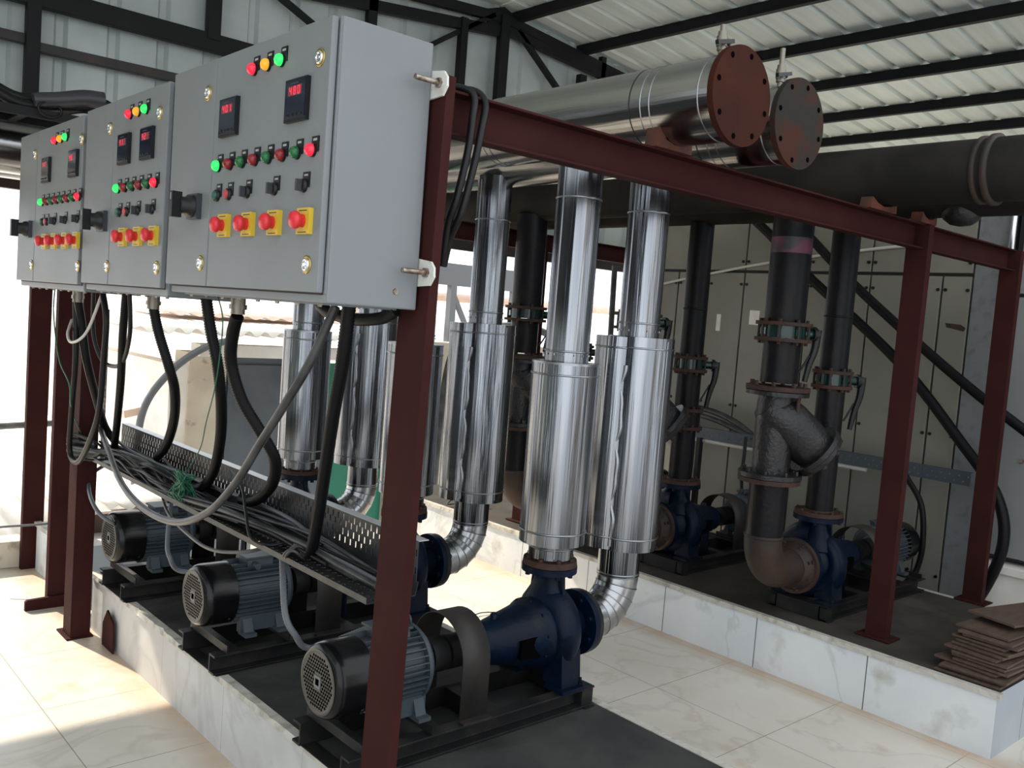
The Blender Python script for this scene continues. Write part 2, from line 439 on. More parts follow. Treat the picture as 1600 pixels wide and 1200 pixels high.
M_PLAST = tile_mat('cement_washed_marble', (0.46, 0.46, 0.455), (0.60, 0.60, 0.60), (0.34, 0.34, 0.34), (0.30, 0.30, 0.29), 0.562, 3.0, 0.55, axes='YZ', jw=0.0015, shift=(-1.797, 1, 0), stain=(0.40, 0.37, 0.33))
def plinth(name, x0, x1, y0, y1, top, face=None):
    b = MB()
    n = max(1, int((y1 - y0) / 0.07)); random.seed(name)
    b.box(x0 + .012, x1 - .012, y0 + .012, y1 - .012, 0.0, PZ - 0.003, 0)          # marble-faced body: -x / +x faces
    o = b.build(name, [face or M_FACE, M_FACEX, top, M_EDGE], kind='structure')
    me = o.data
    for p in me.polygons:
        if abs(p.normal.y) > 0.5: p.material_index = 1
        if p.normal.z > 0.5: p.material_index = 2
    # chipped white edging strip let into the top along each long side
    for xe, sg, nm in ((x0, 1, 'west'), (x1, -1, 'east')):
        e = MB(); vs = []; fs = []
        m = max(2, int((y1 - y0) / 0.03))
        for i in range(m + 1):
            y = y0 + (y1 - y0) * i / m
            j1 = random.uniform(0, .003); j2 = random.uniform(0, .006) + (0.010 if random.random() < .05 else 0)
            vs += [(xe + sg * j1, y, PZ - .022), (xe + sg * j2, y, PZ), (xe + sg * .035, y, PZ), (xe + sg * .035, y, PZ - .022)]
        for i in range(m):
            for q in range(4):
                a = i * 4 + q; c = i * 4 + (q + 1) % 4
                fs.append((a, c, c + 4, a + 4))
        fs += [(0, 1, 2, 3), (m * 4 + 3, m * 4 + 2, m * 4 + 1, m * 4)]
        e.add(vs, fs)
        t = e.build('trim_%s_%s' % (name, nm), M_EDGE, kind='structure')
        t.parent = o
    return o
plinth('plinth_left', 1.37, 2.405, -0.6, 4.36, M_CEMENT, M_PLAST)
plinth('plinth_far', 1.40, 2.405, 4.80, 5.435, M_CONCW)
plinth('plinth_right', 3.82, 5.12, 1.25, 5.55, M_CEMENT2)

# parapet along the far edge of the terrace
b = MB(); b.box(-4.2, 1.38, 5.5, 5.66, 0.0, 0.15)
b.build('wall_parapet', M_CONC, kind='structure', bevel=0.006)

# gable cladding: corrugated sheet, hanging from 2.18 m up to the roof
def zr(x):                                                           # height of the purlin line at x
    return 4.55 - 0.09 * x if x > 4.9 else 4.109 - 0.075 * (4.9 - x)
b = MB()
xs = []
x = -4.0; pat = [(0.0, 0), (0.145, 0), (0.165, 0.028), (0.205, 0.028), (0.225, 0)]
while x < 11.6:
    for dx, dy in pat: xs.append((x + dx, dy))
    x += 0.30
vs = []
for xx, dy in xs:
    vs += [(xx, 5.99 + dy, 2.18), (xx, 5.99 + dy, zr(xx) + 0.06)]
b.add(vs, [(2 * i, 2 * i + 2, 2 * i + 3, 2 * i + 1) for i in range(len(xs) - 1)])
b.build('wall_back', M_SHEET, kind='structure', solid=0.002)

# roof: trapezoidal sheets on purlins, two slopes meeting over x = 4.9
def roof(nm, xa, xb):
    b = MB(); ys = []; y = 0.9
    while y < 6.15:
        for dy, dz in ((0, 0), (0.178, 0), (0.195, 0.03), (0.228, 0.03), (0.244, 0)):
            ys.append((y + dy, dz))
        y += 0.244
    vs = []
    for yy, dz in ys:
        vs += [(xa, yy, zr(xa) + .045 + dz), (xb, yy, zr(xb) + .045 + dz)]
    b.add(vs, [(2 * i, 2 * i + 1, 2 * i + 3, 2 * i + 2) for i in range(len(ys) - 1)])
    return b.build(nm, M_ROOF, kind='structure', solid=0.0015)
roof('ceiling', 4.901, 11.6)
roof('ceiling_left', -3.4, 4.9)

# unseen left cladding, added to dim the interior; gap above gives pipe highlights
b = MB(); vs = []; ys = []; y = 0.9
while y < 6.0:
    for dy, dx in ((0, 0), (.145, 0), (.165, .028), (.205, .028), (.225, 0)): ys.append((y + dy, dx))
    y += .30
for yy, dx in ys: vs += [(-3.42 - dx, yy, 0.0), (-3.42 - dx, yy, 2.95)]
b.add(vs, [(2 * i, 2 * i + 2, 2 * i + 3, 2 * i + 1) for i in range(len(ys) - 1)])
b.build('wall_left_blocker', M_SHEET, kind='structure', solid=0.002)
# unseen plastered walls, added behind the camera to stripe the risers' sky reflections
for i, (xa, xb) in enumerate(((2.2, 4.4), (6.6, 12.4))):
    b = MB(); b.box(xa, xb, -4.6, -4.4, -.25, 3.2); b.box(xa - .05, xb + .05, -4.66, -4.36, 3.2, 3.32)
    b.build('wall_sky_blocker_%d' % (i + 1), M_CONC0, kind='structure')

# enclosure side wall cladding far right keeps the corner closed
b = MB()
for i in range(32):
    y = 1.1 + i * 0.15
    b.box(11.5, 11.52 + (0.03 if i % 2 else 0), y, y + 0.15, 0, zr(11.5) + .03)
b.build('wall_right', M_SHEET, kind='structure')

# ------------------------------------------------------------------ roof steel
px = [5.07, 5.86, 6.66, 7.48, 8.31, 9.03, 9.95, 10.75]
names = ['nearest the ridge', 'second down from the ridge', 'third down from the ridge', 'fourth down from the ridge', 'fifth down from the ridge',
         'sixth down, over the machine enclosure', 'seventh down, far over the enclosure', 'eighth down, lowest by the eave']
for i, x in enumerate(px):
    b = MB(); b.bar((x, .95, zr(x)), (x, 5.97, zr(x)), 0.055, 0.085)
    o = b.build('roof_purlin', M_BLACK, bevel=0.003)
    tag(o, 'black steel roof purlin under the ribbed sheets, ' + names[i], 'roof beam', 'black purlins under the roof sheets')
YT = 5.90
tr = thing('roof_truss', 'black welded roof truss against the corrugated gable cladding', 'roof truss', (4.9, YT, 3.4))
b = MB()
b.bar((4.9, YT, zr(4.9) - .07), (11.4, YT, zr(11.4) - .07), .05, .075)
b.bar((4.9, YT, zr(4.9) - .07), (-3.4, YT, zr(-3.4) - .07), .05, .075)
part(b, 'top_chord', M_BLACK, tr)
b = MB()
b.bar((4.9, YT, 3.96), (8.6, YT, 3.66), .05, .07)
b.bar((4.9, YT, 3.93), (-1.0, YT, 3.28), .05, .08)
part(b, 'lower_chord', M_BLACK, tr)
for x, z0, z1, w in ((6.11, 3.80, 4.02, .055), (7.4, 3.7, 3.93, .05), (3.65, 3.4, 4.0, .075)):
    b = MB(); b.bar((x, YT, z0), (x, YT, z1), w, .05, (0, 1, 0)); part(b, 'strut', M_BLACK, tr)
for p, q in (((5.06, 3.99), (5.60, 3.60)), ((4.80, 4.04), (4.15, 3.62)), ((2.80, 3.70), (3.30, 3.48))):
    b = MB(); b.bar((p[0], YT, p[1]), (q[0], YT, q[1]), .035, .05, (0, 1, 0)); part(b, 'diagonal_brace', M_BLACK, tr)
b = MB(); b.prism([(-.16, -.02), (.16, -.05), (.20, .09), (0, .16), (-.2, .09)], (4.9, YT - .012, 3.97), (4.9, YT, 3.97), (1, 0, 0), (0, 0, 1))
part(b, 'gusset_plate', M_BLACK, tr)
for x, z0, z1, w, l in ((4.91, 2.2, 4.06, .095, 'thick black column rising to the truss apex'), (4.49, 2.2, 3.93, .065, 'slim black column left of the thick one at the apex'),
                     (2.465, 3.24, 3.86, .085, 'black post standing on the heavy cross beam above the panels'), (1.41, 2.25, 3.58, .075, 'black post crossing both wall rails at upper left'),
                     (5.85, 0.0, 3.8, .08, 'dark steel column behind the pipe risers')):
    b = MB(); b.bar((x, YT - .01, z0), (x, YT - .01, z1), w, .06, (0, 1, 0))
    tag(b.build('wall_column', M_BLACK, bevel=.003), l, 'column')
b = MB(); b.bar((-3.5, YT, 3.215), (3.2, YT, 3.225), .06, .115)
tag(b.build('wall_beam', M_BLACK, bevel=.004), 'heavy black beam across the gable cladding, above the brown rail', 'beam')
b = MB(); b.bar((1.45, YT + .02, 2.945), (4.9, YT + .02, 2.985), .05, .055)
tag(b.build('wall_girt', M_GIRT, bevel=.003), 'brown-black cladding rail below the heavy beam, right of the upper left post', 'rail')
b = MB(); b.bar((-3.5, YT + .02, 2.955), (1.38, YT + .02, 2.975), .05, .055)
tag(b.build('wall_girt', M_GIRT, bevel=.003), 'brown-black cladding rail left of the upper left post', 'rail')
b = MB(); b.bar((-3.5, YT + .03, 2.16), (11.4, YT + .03, 2.16), .06, .08)
tag(b.build('wall_girt', M_GIRT, bevel=.003), 'dark bottom rail along the lower edge of the gable cladding', 'rail')

# ================================================================== RED PIPE FRAMES
def cpost(b, x, y, z0, z1, w=.10, d=.045, t=.006, lean=0.0):
    """channel post, web facing -x, flanges toward +x"""
    b.prism([(0, 0), (d, 0), (d, t), (t, t), (t, w - t), (d, w - t), (d, w), (0, w)], (x, y + lean, z0), (x, y, z1), (1, 0, 0), (0, 1, 0))
def frame(label, y, xs, mirror=False, zt=2.15, h=.11):
    t = thing('pipe_support_frame', label, 'steel frame', (xs[0], y, PZ))
    b = MB(); yb = y + .05
    poly = [(0, 0), (-.05, 0), (-.05, .007), (-.006, .007), (-.006, h - .007), (-.05, h - .007), (-.05, h), (0, h)]
    b.prism(poly, (xs[0], yb + .02, zt - h), (xs[-1] + .055, yb + .02, zt - h), (0, 1, 0), (0, 0, 1))
    part(b, 'beam', M_RED, t, bevel=.0015)
    for i, x in enumerate(xs):
        b = MB()
        if i == 0 and x > 1.28: cpost(b, x - .008, y - .088, 0, zt - .004, .120, .026, lean=.060)
        elif i == 0: cpost(b, 1.262, 4.25, 0, zt - .004, .11, .085)
        else: cpost(b, x, y, 0.0 if i == 0 else PZ, zt - .004)
        b.box(x - .03, x + .085, y - .03, y + .13, (0.0 if i == 0 else PZ), (0.008 if i == 0 else PZ + .008))
        part(b, 'post', M_RED, t, bevel=.0015)
    return t
fr = frame('dark red steel pipe frame nearest the camera, holding the control panels at its left end', 1.815, [1.290, 4.025, 5.105])
b = MB()
for z in (1.70, 2.12):
    b.box(1.273, 1.281, 1.86, 4.25, z - .02, z + .02); b.box(1.273, 1.305, 1.9, 4.25, z - .02, z - .015)
part(b, 'panel_mounting_rail', M_RED, fr)
frame('dark red steel pipe frame at the far end of the pump row', 4.27, [1.275, 4.02, 5.10])
def lone(label, x0, x1, y, foot=False):
    b = MB(); w = x1 - x0; t = .006; d = .045
    b.prism([(0, 0), (w, 0), (w, d), (w - t, d), (w - t, t), (t, t), (t, d), (0, d)], (x0, y, 0), (x0, y, 2.15), (1, 0, 0), (0, 1, 0))
    if foot: b.prism([(0, 0), (-.20, 0), (-.20, .045), (-.19, .053), (0, .06)], (x1, y - .02, 0), (x1, y, 0), (1, 0, 0), (0, 0, 1))
    tag(b.build('steel_post', M_RED, bevel=.0015), label, 'post', None)
lone('dark red post with a flat foot on the floor, second from the left', 1.295, 1.392, 4.745, True)
lone('dark red steel post farthest left, standing by the low parapet', 1.345, 1.452, 5.445)

# ================================================================== CONTROL PANELS
def seven(b, c, h, segs, mi):
    """one seven-segment digit on a plate facing -x; c = centre (x, y, z); +y is viewer's left"""
    w = h * .5; t = h * .09; X, Y, Z = c
    sg = {'a': (0, h / 2, 1), 'g': (0, 0, 1), 'd': (0, -h / 2, 1), 'f': (w / 2, h / 4, 0), 'b': (-w / 2, h / 4, 0), 'e': (w / 2, -h / 4, 0), 'c': (-w / 2, -h / 4, 0)}
    for k in segs:
        dy, dz, hor = sg[k]
        if hor: b.box(X - .0006, X, Y + dy - w * .4, Y + dy + w * .4, Z + dz - t, Z + dz + t, mi)
        else: b.box(X - .0006, X, Y + dy - t, Y + dy + t, Z + dz - h * .21, Z + dz + h * .21, mi)
D7 = {'0': 'abcdef', '1': 'bc', '4': 'fgbc', '8': 'abcdefg', '9': 'abcdfg', '2': 'abged'}

def control_panel(label, y0, y1, z0, z1, ydiv, ctl):
    XF = 1.03                                                        # front of the carcass; doors stand 20 mm proud
    t = thing('control_panel', label, 'control panel', (1.15, (y0 + y1) / 2, z0), 'grey electrical control panels in a row')
    b = MB(); b.box(XF, 1.272, y0, y1, z0, z1)
    part(b, 'enclosure', M_PANEL, t, bevel=.004)
    b = MB(); b.box(XF - .003, XF, y0 + .018, y1 - .012, z0 + .018, z1 - .015)
    part(b, 'door_gasket', M_GAP, t)
    dz0, dz1 = z0 + .022, z1 - .003
    def door(ya, yb):
        b = MB(); b.box(XF - .020, XF - .003, ya, yb, dz0, dz1)
        return part(b, 'door', M_PANEL, t, bevel=.003)
    dr = door(y0 + .012, ydiv - .002); dl = door(ydiv + .002, y1 - .004)
    X = XF - .020
    b = MB(); b.box(XF - .003, XF + .004, y0 + .004, y0 + .010, dz0, dz1); part(b, 'gutter_lip', M_PANEL, t)
    def lock(y, z, par):
        b = MB()
        b.lathe((X, y, z), (-1, 0, 0), [(0, .0205), (.002, .0205), (.003, .018)], 24, mi=0)
        b.lathe((X, y, z), (-1, 0, 0), [(.002, .015), (.006, .014), (.007, .010), (.004, .008)], 24, mi=1)
        b.lathe((X, y, z), (-1, 0, 0), [(.0042, .005), (.006, .004)], 10, mi=1)
        part(b, 'lock', [M_BRASS, M_CHROME], par)
    def lamp(y, z, m, lab, tagdy=-.010, nm='indicator_lamp'):
        b = MB()
        b.box(X - .0025, X, y + tagdy - .015, y + tagdy + .015, z - .004, z + .030, 1)
        b.box(X - .0030, X, y + tagdy - .008, y + tagdy + .008, z + .020, z + .025, 2)
        b.lathe((X, y, z), (-1, 0, 0), [(0, .0155), (.006, .0150)], 20, mi=1)
        b.lathe((X, y, z), (-1, 0, 0), [(.004, .0142), (.012, .0138), (.017, .0110), (.020, .006), (.021, .001)], 20, mi=0)
        part(b, nm, [m, M_PLB, M_TAG], dr, lab)
    def meter(y, z, txt):
        b = MB()
        b.box(X - .010, X, y - .050, y + .050, z - .048, z + .048, 0)
        b.box(X - .0115, X - .010, y - .046, y + .046, z - .040, z + .044, 1)
        b.box(X - .0120, X - .0115, y - .030, y + .032, z + .010, z + .031, 3)
        for i, c in enumerate(txt):
            seven(b, (X - .0120, y + .020 - i * .019, z + .0205), .017, D7[c], 4)
        for i in range(3): b.box(X - .0121, X - .0115, y - .040, y - .036, z + .028 - i * .008, z + .030 - i * .008, 5)
        b.box(X - .0118, X - .0115, y - .012, y + .024, z + .036, z + .039, 5)
        for i in range(4): b.box(X - .013, X - .0115, y - .034 + i * .02, y - .022 + i * .02, z - .036, z - .030, 0)
        part(b, 'digital_meter', [M_PLB, M_METER, M_METERW, M_SEGB, M_SEG, M_PLG], dr)
    def selector(y, z, m=M_PLG, nm='selector_switch', lab=None):
        b = MB()
        b.box(X - .0025, X, y - .025, y + .005, z - .004, z + .030, 1)
        b.box(X - .0030, X, y - .018, y - .002, z + .021, z + .025, 2)
        b.lathe((X, y, z), (-1, 0, 0), [(0, .0155), (.008, .0150), (.009, .012)], 20, mi=1)
        if nm == 'selector_switch': b.box(X - .022, X - .006, y - .004, y + .004, z - .013, z + .013, 0)
        else: b.lathe((X, y, z), (-1, 0, 0), [(.006, .0115), (.012, .0112), (.013, .009)], 20, mi=0)
        part(b, nm, [m, M_PLB, M_TAG], dr, lab)
    def estop(y, z):
        b = MB()
        b.box(X - .011, X, y - .028, y + .028, z - .029, z + .029, 1)
        b.box(X - .0116, X - .011, y - .018, y + .018, z - .026, z - .024, 2)
        b.box(X - .0116, X - .011, y - .018, y + .018, z + .022, z + .024, 2)
        b.lathe((X - .011, y, z), (-1, 0, 0), [(0, .015), (.010, .014), (.013, .019), (.020, .0205), (.026, .018), (.029, .012), (.030, .002)], 24, mi=0)
        part(b, 'emergency_stop_button', [M_ESR, M_ESY, M_PLB], dr)
    def rotary(y, z):
        b = MB()
        b.box(X - .014, X, y - .034, y + .034, z - .034, z + .034, 0)
        b.lathe((X - .014, y, z), (-1, 0, 0), [(0, .031), (.012, .029), (.014, .024), (.034, .022), (.036, .018)], 24, mi=1)
        b.box(X - .072, X - .045, y - .011, y + .011, z - .034, z + .034, 1)
        b.box(X - .0725, X - .072, y - .002, y + .002, z + .012, z + .03, 2)
        part(b, 'isolator_switch', [M_PLG, M_PLB, M_TAG], dl)
    for y, z in ctl['lock_r']: lock(y, z, dr)
    for y, z in ctl['lock_l']: lock(y, z, dl)
    for (y, z), m, l in zip(ctl['lamps'], (M_LRON, M_LYON, M_LGON), ('lit red lamp', 'amber lamp', 'lit green lamp')): lamp(y, z, m, l)
    n = len(ctl['row'])
    for i, (y, z) in enumerate(ctl['row']):
        if i == 0: lamp(y, z, M_LGON, 'lit green lamp')
        elif i == n - 1: lamp(y, z, M_LRON, 'lit red lamp')
        else: lamp(y, z, M_LR if i % 2 else M_LG, 'unlit red lamp' if i % 2 else 'unlit green lamp')
    for (y, z), s_ in zip(ctl['meter'], ctl['txt']): meter(y, z, s_)
    for i, (y, z) in enumerate(ctl['sel']):
        if i == 0: selector(y, z, M_BTNG, 'push_button', 'green push button')
        elif i == 1: selector(y, z, M_BTNR, 'push_button', 'red push button')
        else: selector(y, z)
    for y, z in ctl['est']: estop(y, z)
    rotary(*ctl['rot'])
    # bottom gland plate with screws
    b = MB(); b.box(XF + .02, 1.25, y0 + .05, y1 - .05, z0 - .004, z0)
    for i in range(8):
        b.lathe((XF + .03, y0 + .08 + i * (y1 - y0 - .16) / 7, z0 - .004), (0, 0, -1), [(0, .006), (.005, .005)], 8, mi=1)
    part(b, 'gland_plate', [M_PANEL, M_BOLT], t)
    return t
Z1 = 1.600
P1 = control_panel('largest grey control panel nearest the camera, its side face visible', 1.775, 2.665, 1.600, 2.222, 2.375, dict(
    lamps=[(2.148, 2.156), (2.077, 2.156), (2.007, 2.156)], lock_r=[(1.831, 2.135), (1.837, 1.683)], lock_l=[(2.421, 2.135), (2.418, 1.683)],
    meter=[(2.273, 2.054), (1.916, 2.053)], txt=['401', '480'], row=[(2.329 - i * .0703, 1.935) for i in range(8)],
    sel=[(2.328, 1.859), (2.259, 1.859), (2.153, 1.859), (2.009, 1.859), (1.868, 1.859)], est=[(2.268, 1.779), (2.130, 1.779), (1.992, 1.779), (1.848, 1.779)], rot=(2.462, 1.835)))
for z in (2.128, 1.690):
    b = MB()
    b.prism([(-.045, -.010), (-.030, -.030), (.030, -.034), (.030, .034), (-.030, .026), (-.043, .012)], (1.2735, 1.762, z), (1.2795, 1.762, z), (0, 1, 0), (0, 0, 1), 0)
    b.lathe((1.2790, 1.746, z), (-1, 0, 0), [(0, .013), (.012, .012)], 6, False, mi=1)
    b.cyl((1.290, 1.746, z), (1.205, 1.746, z), .0065, n=10, mi=1)
    part(b, 'mounting_lug', [M_WHITE, M_BOLT], P1)
b = MB(); b.lathe((1.21, 1.776, 1.640), (0, -1, 0), [(0, .008), (.004, .007)], 12)
part(b, 'earth_screw', M_BOLT, P1)
control_panel('grey control panel in the middle of the row, with three stop buttons', 2.690, 3.455, 1.586, 2.210, 3.165, dict(
    lamps=[(3.008, 2.145), (2.938, 2.145), (2.870, 2.145)], lock_r=[(2.764, 2.123), (2.734, 1.667)], lock_l=[(3.201, 2.122), (3.176, 1.667)],
    meter=[(3.045, 2.040), (2.845, 2.040)], txt=['41', '42'], row=[(3.092 - i * .0650, 1.918) for i in range(6)],
    sel=[(3.076, 1.841), (3.007, 1.841), (2.911, 1.841), (2.789, 1.841)], est=[(3.020, 1.761), (2.888, 1.761), (2.757, 1.761)], rot=(3.225, 1.817)))
control_panel('grey control panel farthest left in the row, smallest in view', 3.478, 4.340, 1.578, 2.203, 4.075, dict(
    lamps=[(3.814, 2.138), (3.744, 2.138), (3.678, 2.138)], lock_r=[(3.500, 2.115), (3.490, 1.665)], lock_l=[(4.105, 2.112), (4.100, 1.665)],
    meter=[(3.922, 2.034), (3.575, 2.034)], txt=['41', '48'], row=[(3.97 - i * .0670, 1.912) for i in range(8)],
    sel=[(3.959, 1.834), (3.90, 1.834), (3.799, 1.834), (3.661, 1.834), (3.517, 1.834)], est=[(3.903, 1.757), (3.773, 1.757), (3.638, 1.757), (3.504, 1.757)], rot=(4.145, 1.810)))

# ================================================================== PUMP SETS (local frame: discharge axis at x=0,y=0, z=0 the plinth top, motor towards -x)
AZ = .245
def pump_set(label, group, g=1.0, fm=None):
    t = thing('pump_set', label, 'pump', (0, 0, 0), group)
    # base
    b = MB()
    for sy in (-1, 1):
        poly = [(0, 0), (.045, 0), (.045, .007), (.006, .007), (.006, .063), (.045, .063), (.045, .07), (0, .07)]
        b.prism(poly, (-.885, sy * .115, 0), (.11, sy * .115, 0), (0, sy, 0), (0, 0, 1))
    for x in (-.84, -.60):
        b.prism([(0, 0), (.055, 0), (.055, .006), (.006, .006), (.006, .03), (0, .03)], (x, -.16, .070), (x, .16, .070), (1, 0, 0), (0, 0, 1))
    b.box(-.34, -.28, -.115, .115, .0, .064); b.box(.055, .11, -.155, .155, .0, .068)
    for x in (-.86, .08):
        b.box(x - .02, x + .03, -.17, .17, -.0005, .003)
    part(b, 'base_frame', M_RAIL, t, bevel=.0015)
    # motor
    b = MB()
    b.lathe((-.782, 0, AZ), (1, 0, 0), [(0, .092), (.02, .097), (.192, .097)], 40)
    nf = 34
    for i in range(nf):
        a = 2 * pi * (i + .5) / nf
        if abs(math.atan2(math.sin(a - pi / 2), math.cos(a - pi / 2))) < .36: continue
        ca, sa = math.cos(a), math.sin(a)
        b.obox((-.684, ca * .104, AZ + sa * .104), (.096, 0, 0), (0, -sa * .0018, ca * .0018), (0, ca * .012, sa * .012))
    b.steps((-.59, 0, AZ), (1, 0, 0), [(0, .118, .012, .118), (.012, .112, .030, .100), (.030, .065, .042, .055)], 40)
    for sy in (-1, 1):
        for x0 in (-.755, -.625):
            b.box(x0, x0 + .045, sy * .062, sy * .125, AZ - .145, AZ - .132)
            b.prism([(0, 0), (.03, 0), (.0, .07)], (x0 + .004, sy * .075, AZ - .133), (x0 + .041, sy * .075, AZ - .133), (0, sy, 0), (0, 0, 1))
        b.box(-.76, -.575, sy * .060, sy * .085, AZ - .135, AZ - .075)
    mo = part(b, 'motor', M_MOTOR, t)
    b = MB()
    b.lathe((-.782, 0, AZ), (-1, 0, 0), [(0, .113), (.090, .113), (.108, .109), (.121, .098), (.121, .090)], 48, caps=False)
    b.lathe((-.782, 0, AZ), (-1, 0, 0), [(0, .113), (0, .09)], 48, caps=False)
    for a in (.6, 2.2, 3.9, 5.4):
        b.lathe((-.800, math.cos(a) * .111, AZ + math.sin(a) * .111), (0, math.cos(a), math.sin(a)), [(0, .006), (.004, .005)], 8)
    fc = part(b, 'fan_cover', M_COWL, mo)
    b = MB()
    b.lathe((-.905, 0, AZ), (1, 0, 0), [(0, .0915), (.004, .0915)], 48, mi=0)
    b.lathe((-.9055, 0, AZ), (-1, 0, 0), [(0, .084), (.002, .090), (0, .0955)], 48, caps=False, mi=0)
    s_ = .0118
    for i in range(-9, 10):
        for j in range(-9, 10):
            y = (i + .5 * (j % 2)) * s_; z = j * s_ * .866
            r = math.hypot(y, z)
            if r > .078 or max(abs(y), abs(z)) < .022: continue
            b.lathe((-.905, y, AZ + z), (-1, 0, 0), [(0, .0047), (.0004, .0047)], 6, False, mi=1)
    b.box(-.9065, -.905, -.019, .019, AZ - .019, AZ + .019, 0)
    b.box(-.9070, -.9065, -.017, .017, AZ - .017, AZ + .017, 2); b.box(-.9075, -.9070, -.0095, .0095, AZ - .0095, AZ + .0095, 1)
    part(b, 'fan_grille', [M_GRILLE, M_HOLE, M_SPECK], mo)
    b = MB()
    b.prism([(-.055, 0), (.055, 0), (.047, .038), (-.047, .038)], (-.725, 0, AZ + .085), (-.625, 0, AZ + .085), (0, 1, 0), (0, 0, 1))
    b.box(-.733, -.617, -.056, .056, AZ + .124, AZ + .132)
    b.cyl((-.70, -.045, AZ + .104), (-.70, -.085, AZ + .104), .012, n=12)
    part(b, 'terminal_box', M_MOTOR, mo, bevel=.002)
    b = MB(); b.tube([Vector((-.600, math.cos(a) * .016, AZ + .133 + math.sin(a) * .016)) for a in [2 * pi * k / 16 for k in range(16)]], .004, 8, closed=True)
    b.cyl((-.600, 0, AZ + .10), (-.600, 0, AZ + .118), .006, n=8)
    part(b, 'lifting_eye', M_MOTOR, mo)
    # coupling and guard
    b = MB(); b.steps((-.56, 0, AZ), (1, 0, 0), [(0, .022, .26, .022), (.04, .055, .10, .055), (.11, .055, .17, .055)], 24)
    part(b, 'coupling', M_RAIL, t)
    b = MB(); n = 18; vs = []; R_ = .132
    path = [(-R_, .066)] + [(-R_ * math.cos(pi * k / n), AZ + R_ * math.sin(pi * k / n)) for k in range(n + 1)] + [(R_, .066)]
    for y, z in path: vs += [(-.475, y, z), (-.365, y, z)]
    b.add(vs, [(2 * k, 2 * k + 1, 2 * k + 3, 2 * k + 2) for k in range(len(path) - 1)], True)
    for sy in (-1, 1): b.box(-.475, -.365, sy * R_, sy * (R_ + .025), .066, .073)
    part(b, 'coupling_guard', M_GUARD, t, solid=.003)
    # bearing bracket
    b = MB()
    b.lathe((0, 0, AZ), (-1, 0, 0), [(.055, .122), (.085, .122), (.10, .112), (.15, .100), (.28, .072), (.31, .070), (.322, .058), (.335, .034)], 36)
    b.prism([(-.10, -.012), (.10, -.012), (.115, .012), (-.115, .012)], (-.088, 0, AZ), (-.062, 0, AZ), (0, 1, 0), (0, 0, 1))
    b.lathe((-.245, 0, AZ + .070), (0, 0, 1), [(0, .013), (.022, .013), (.024, .010)], 10)
    b.bolts((-.086, 0, AZ), (-1, 0, 0), .114, 10, .007, .009, .2)
    for sy in (-1, 1):
        b.prism([(-.05, -.03), (.04, -.04), (.04, .04), (-.05, .03)], (-.15, sy * .070, AZ - .012), (-.15, sy * .1015, AZ - .012), (1, 0, 0), (0, 0, 1), 1)
    b.prism([(-.02, 0), (.02, 0), (.03, -.18), (-.03, -.18)], (-.28, 0, AZ - .05 + .0), (-.272, 0, AZ - .05), (0, 1, 0), (0, 0, 1))
    part(b, 'bearing_bracket', [M_BLUE, M_HOLE], t)
    # volute casing
    b = MB(); vs = []; n1, n2 = 40, 16
    for i in range(n1 + 1):
        th = pi / 2 - .25 - 2 * pi * i / n1 * .96                       # grows clockwise from the neck
        gg = i / n1; rm = (.030 + .030 * gg) * g; Rc = (.098 + .012 * gg) * g
        for k in range(n2):
            ph = 2 * pi * k / n2
            rr = Rc + rm * math.cos(ph)
            vs.append((rm * math.sin(ph) * 1.05, math.cos(th) * rr, AZ + math.sin(th) * rr))
    fs = [(i * n2 + k, i * n2 + (k + 1) % n2, (i + 1) * n2 + (k + 1) % n2, (i + 1) * n2 + k) for i in range(n1) for k in range(n2)]
    b.add(vs, fs, True)
    b.lathe((0, 0, AZ), (1, 0, 0), [(-.066, .118), (-.052, .120), (-.045, .108), (.040, .108), (.052, .095), (.070, .070), (.105, .060), (.145, .064)], 40)
    # neck rising to the discharge flange
    b.lathe((0, 0, AZ), (0, 0, 1), [(.070, .112), (.105, .100), (.135, .080), (.165, .062), (.19, .055), (.212, .058)], 32, oval=.72)
    fd = .098 * (1 + (g - 1) * .8); fs_ = .118 * (1 + (g - 1) * .6)
    b.steps((0, 0, AZ), (0, 0, 1), [(.212, fd, .234, fd)], 36)
    b.bolts((0, 0, AZ + .212), (0, 0, -1), fd - .018, 8, .009, .014, .39)
    b.steps((0, 0, AZ), (1, 0, 0), [(.142, fs_, .164, fs_)], 40)
    b.bolts((.142, 0, AZ), (-1, 0, 0), fs_ - .022, 8, .010, .014, .39)
    # rib between neck and body, feet
    for sy in (-1, 1):
        b.prism([(0, 0), (.045, -.02), (.03, .12), (0, .12)], (-.006, sy * .045, AZ + .085), (.006, sy * .045, AZ + .085), (0, sy, 0), (0, 0, 1))
        b.prism([(-.055, -.02), (.028, -.04), (.040, -AZ + .083), (-.055, -AZ + .083)], (-.040, sy * .105, AZ), (.050, sy * .105, AZ), (0, sy, 0), (0, 0, 1))
        b.box(-.055, .085, sy * .075, sy * .165, .070, .083)
        b.lathe((.05, sy * .145, .083), (0, 0, 1), [(0, .010), (.010, .010), (.010, .005), (.024, .005)], 6, False)
    part(b, 'pump_casing', M_BLUE, t)
    b = MB(); b.steps((0, 0, AZ), (0, 0, 1), [(.236, fd - .001, .256, fd - .004), (.256, .07, .262, .066)], 36)
    b.bolts((0, 0, AZ + .256), (0, 0, 1), fd - .018, 8, .009, .010, .39)
    part(b, 'discharge_counterflange', M_RUST, t, 'rusty flange')
    b = MB(); b.steps((0, 0, AZ), (1, 0, 0), [(.166, fs_ - .001, .186, fs_ - .003)], 40)
    b.bolts((.186, 0, AZ), (1, 0, 0), fs_ - .022, 8, .010, .012, .39)
    part(b, 'suction_counterflange', fm or M_RAIL, t)
    return t
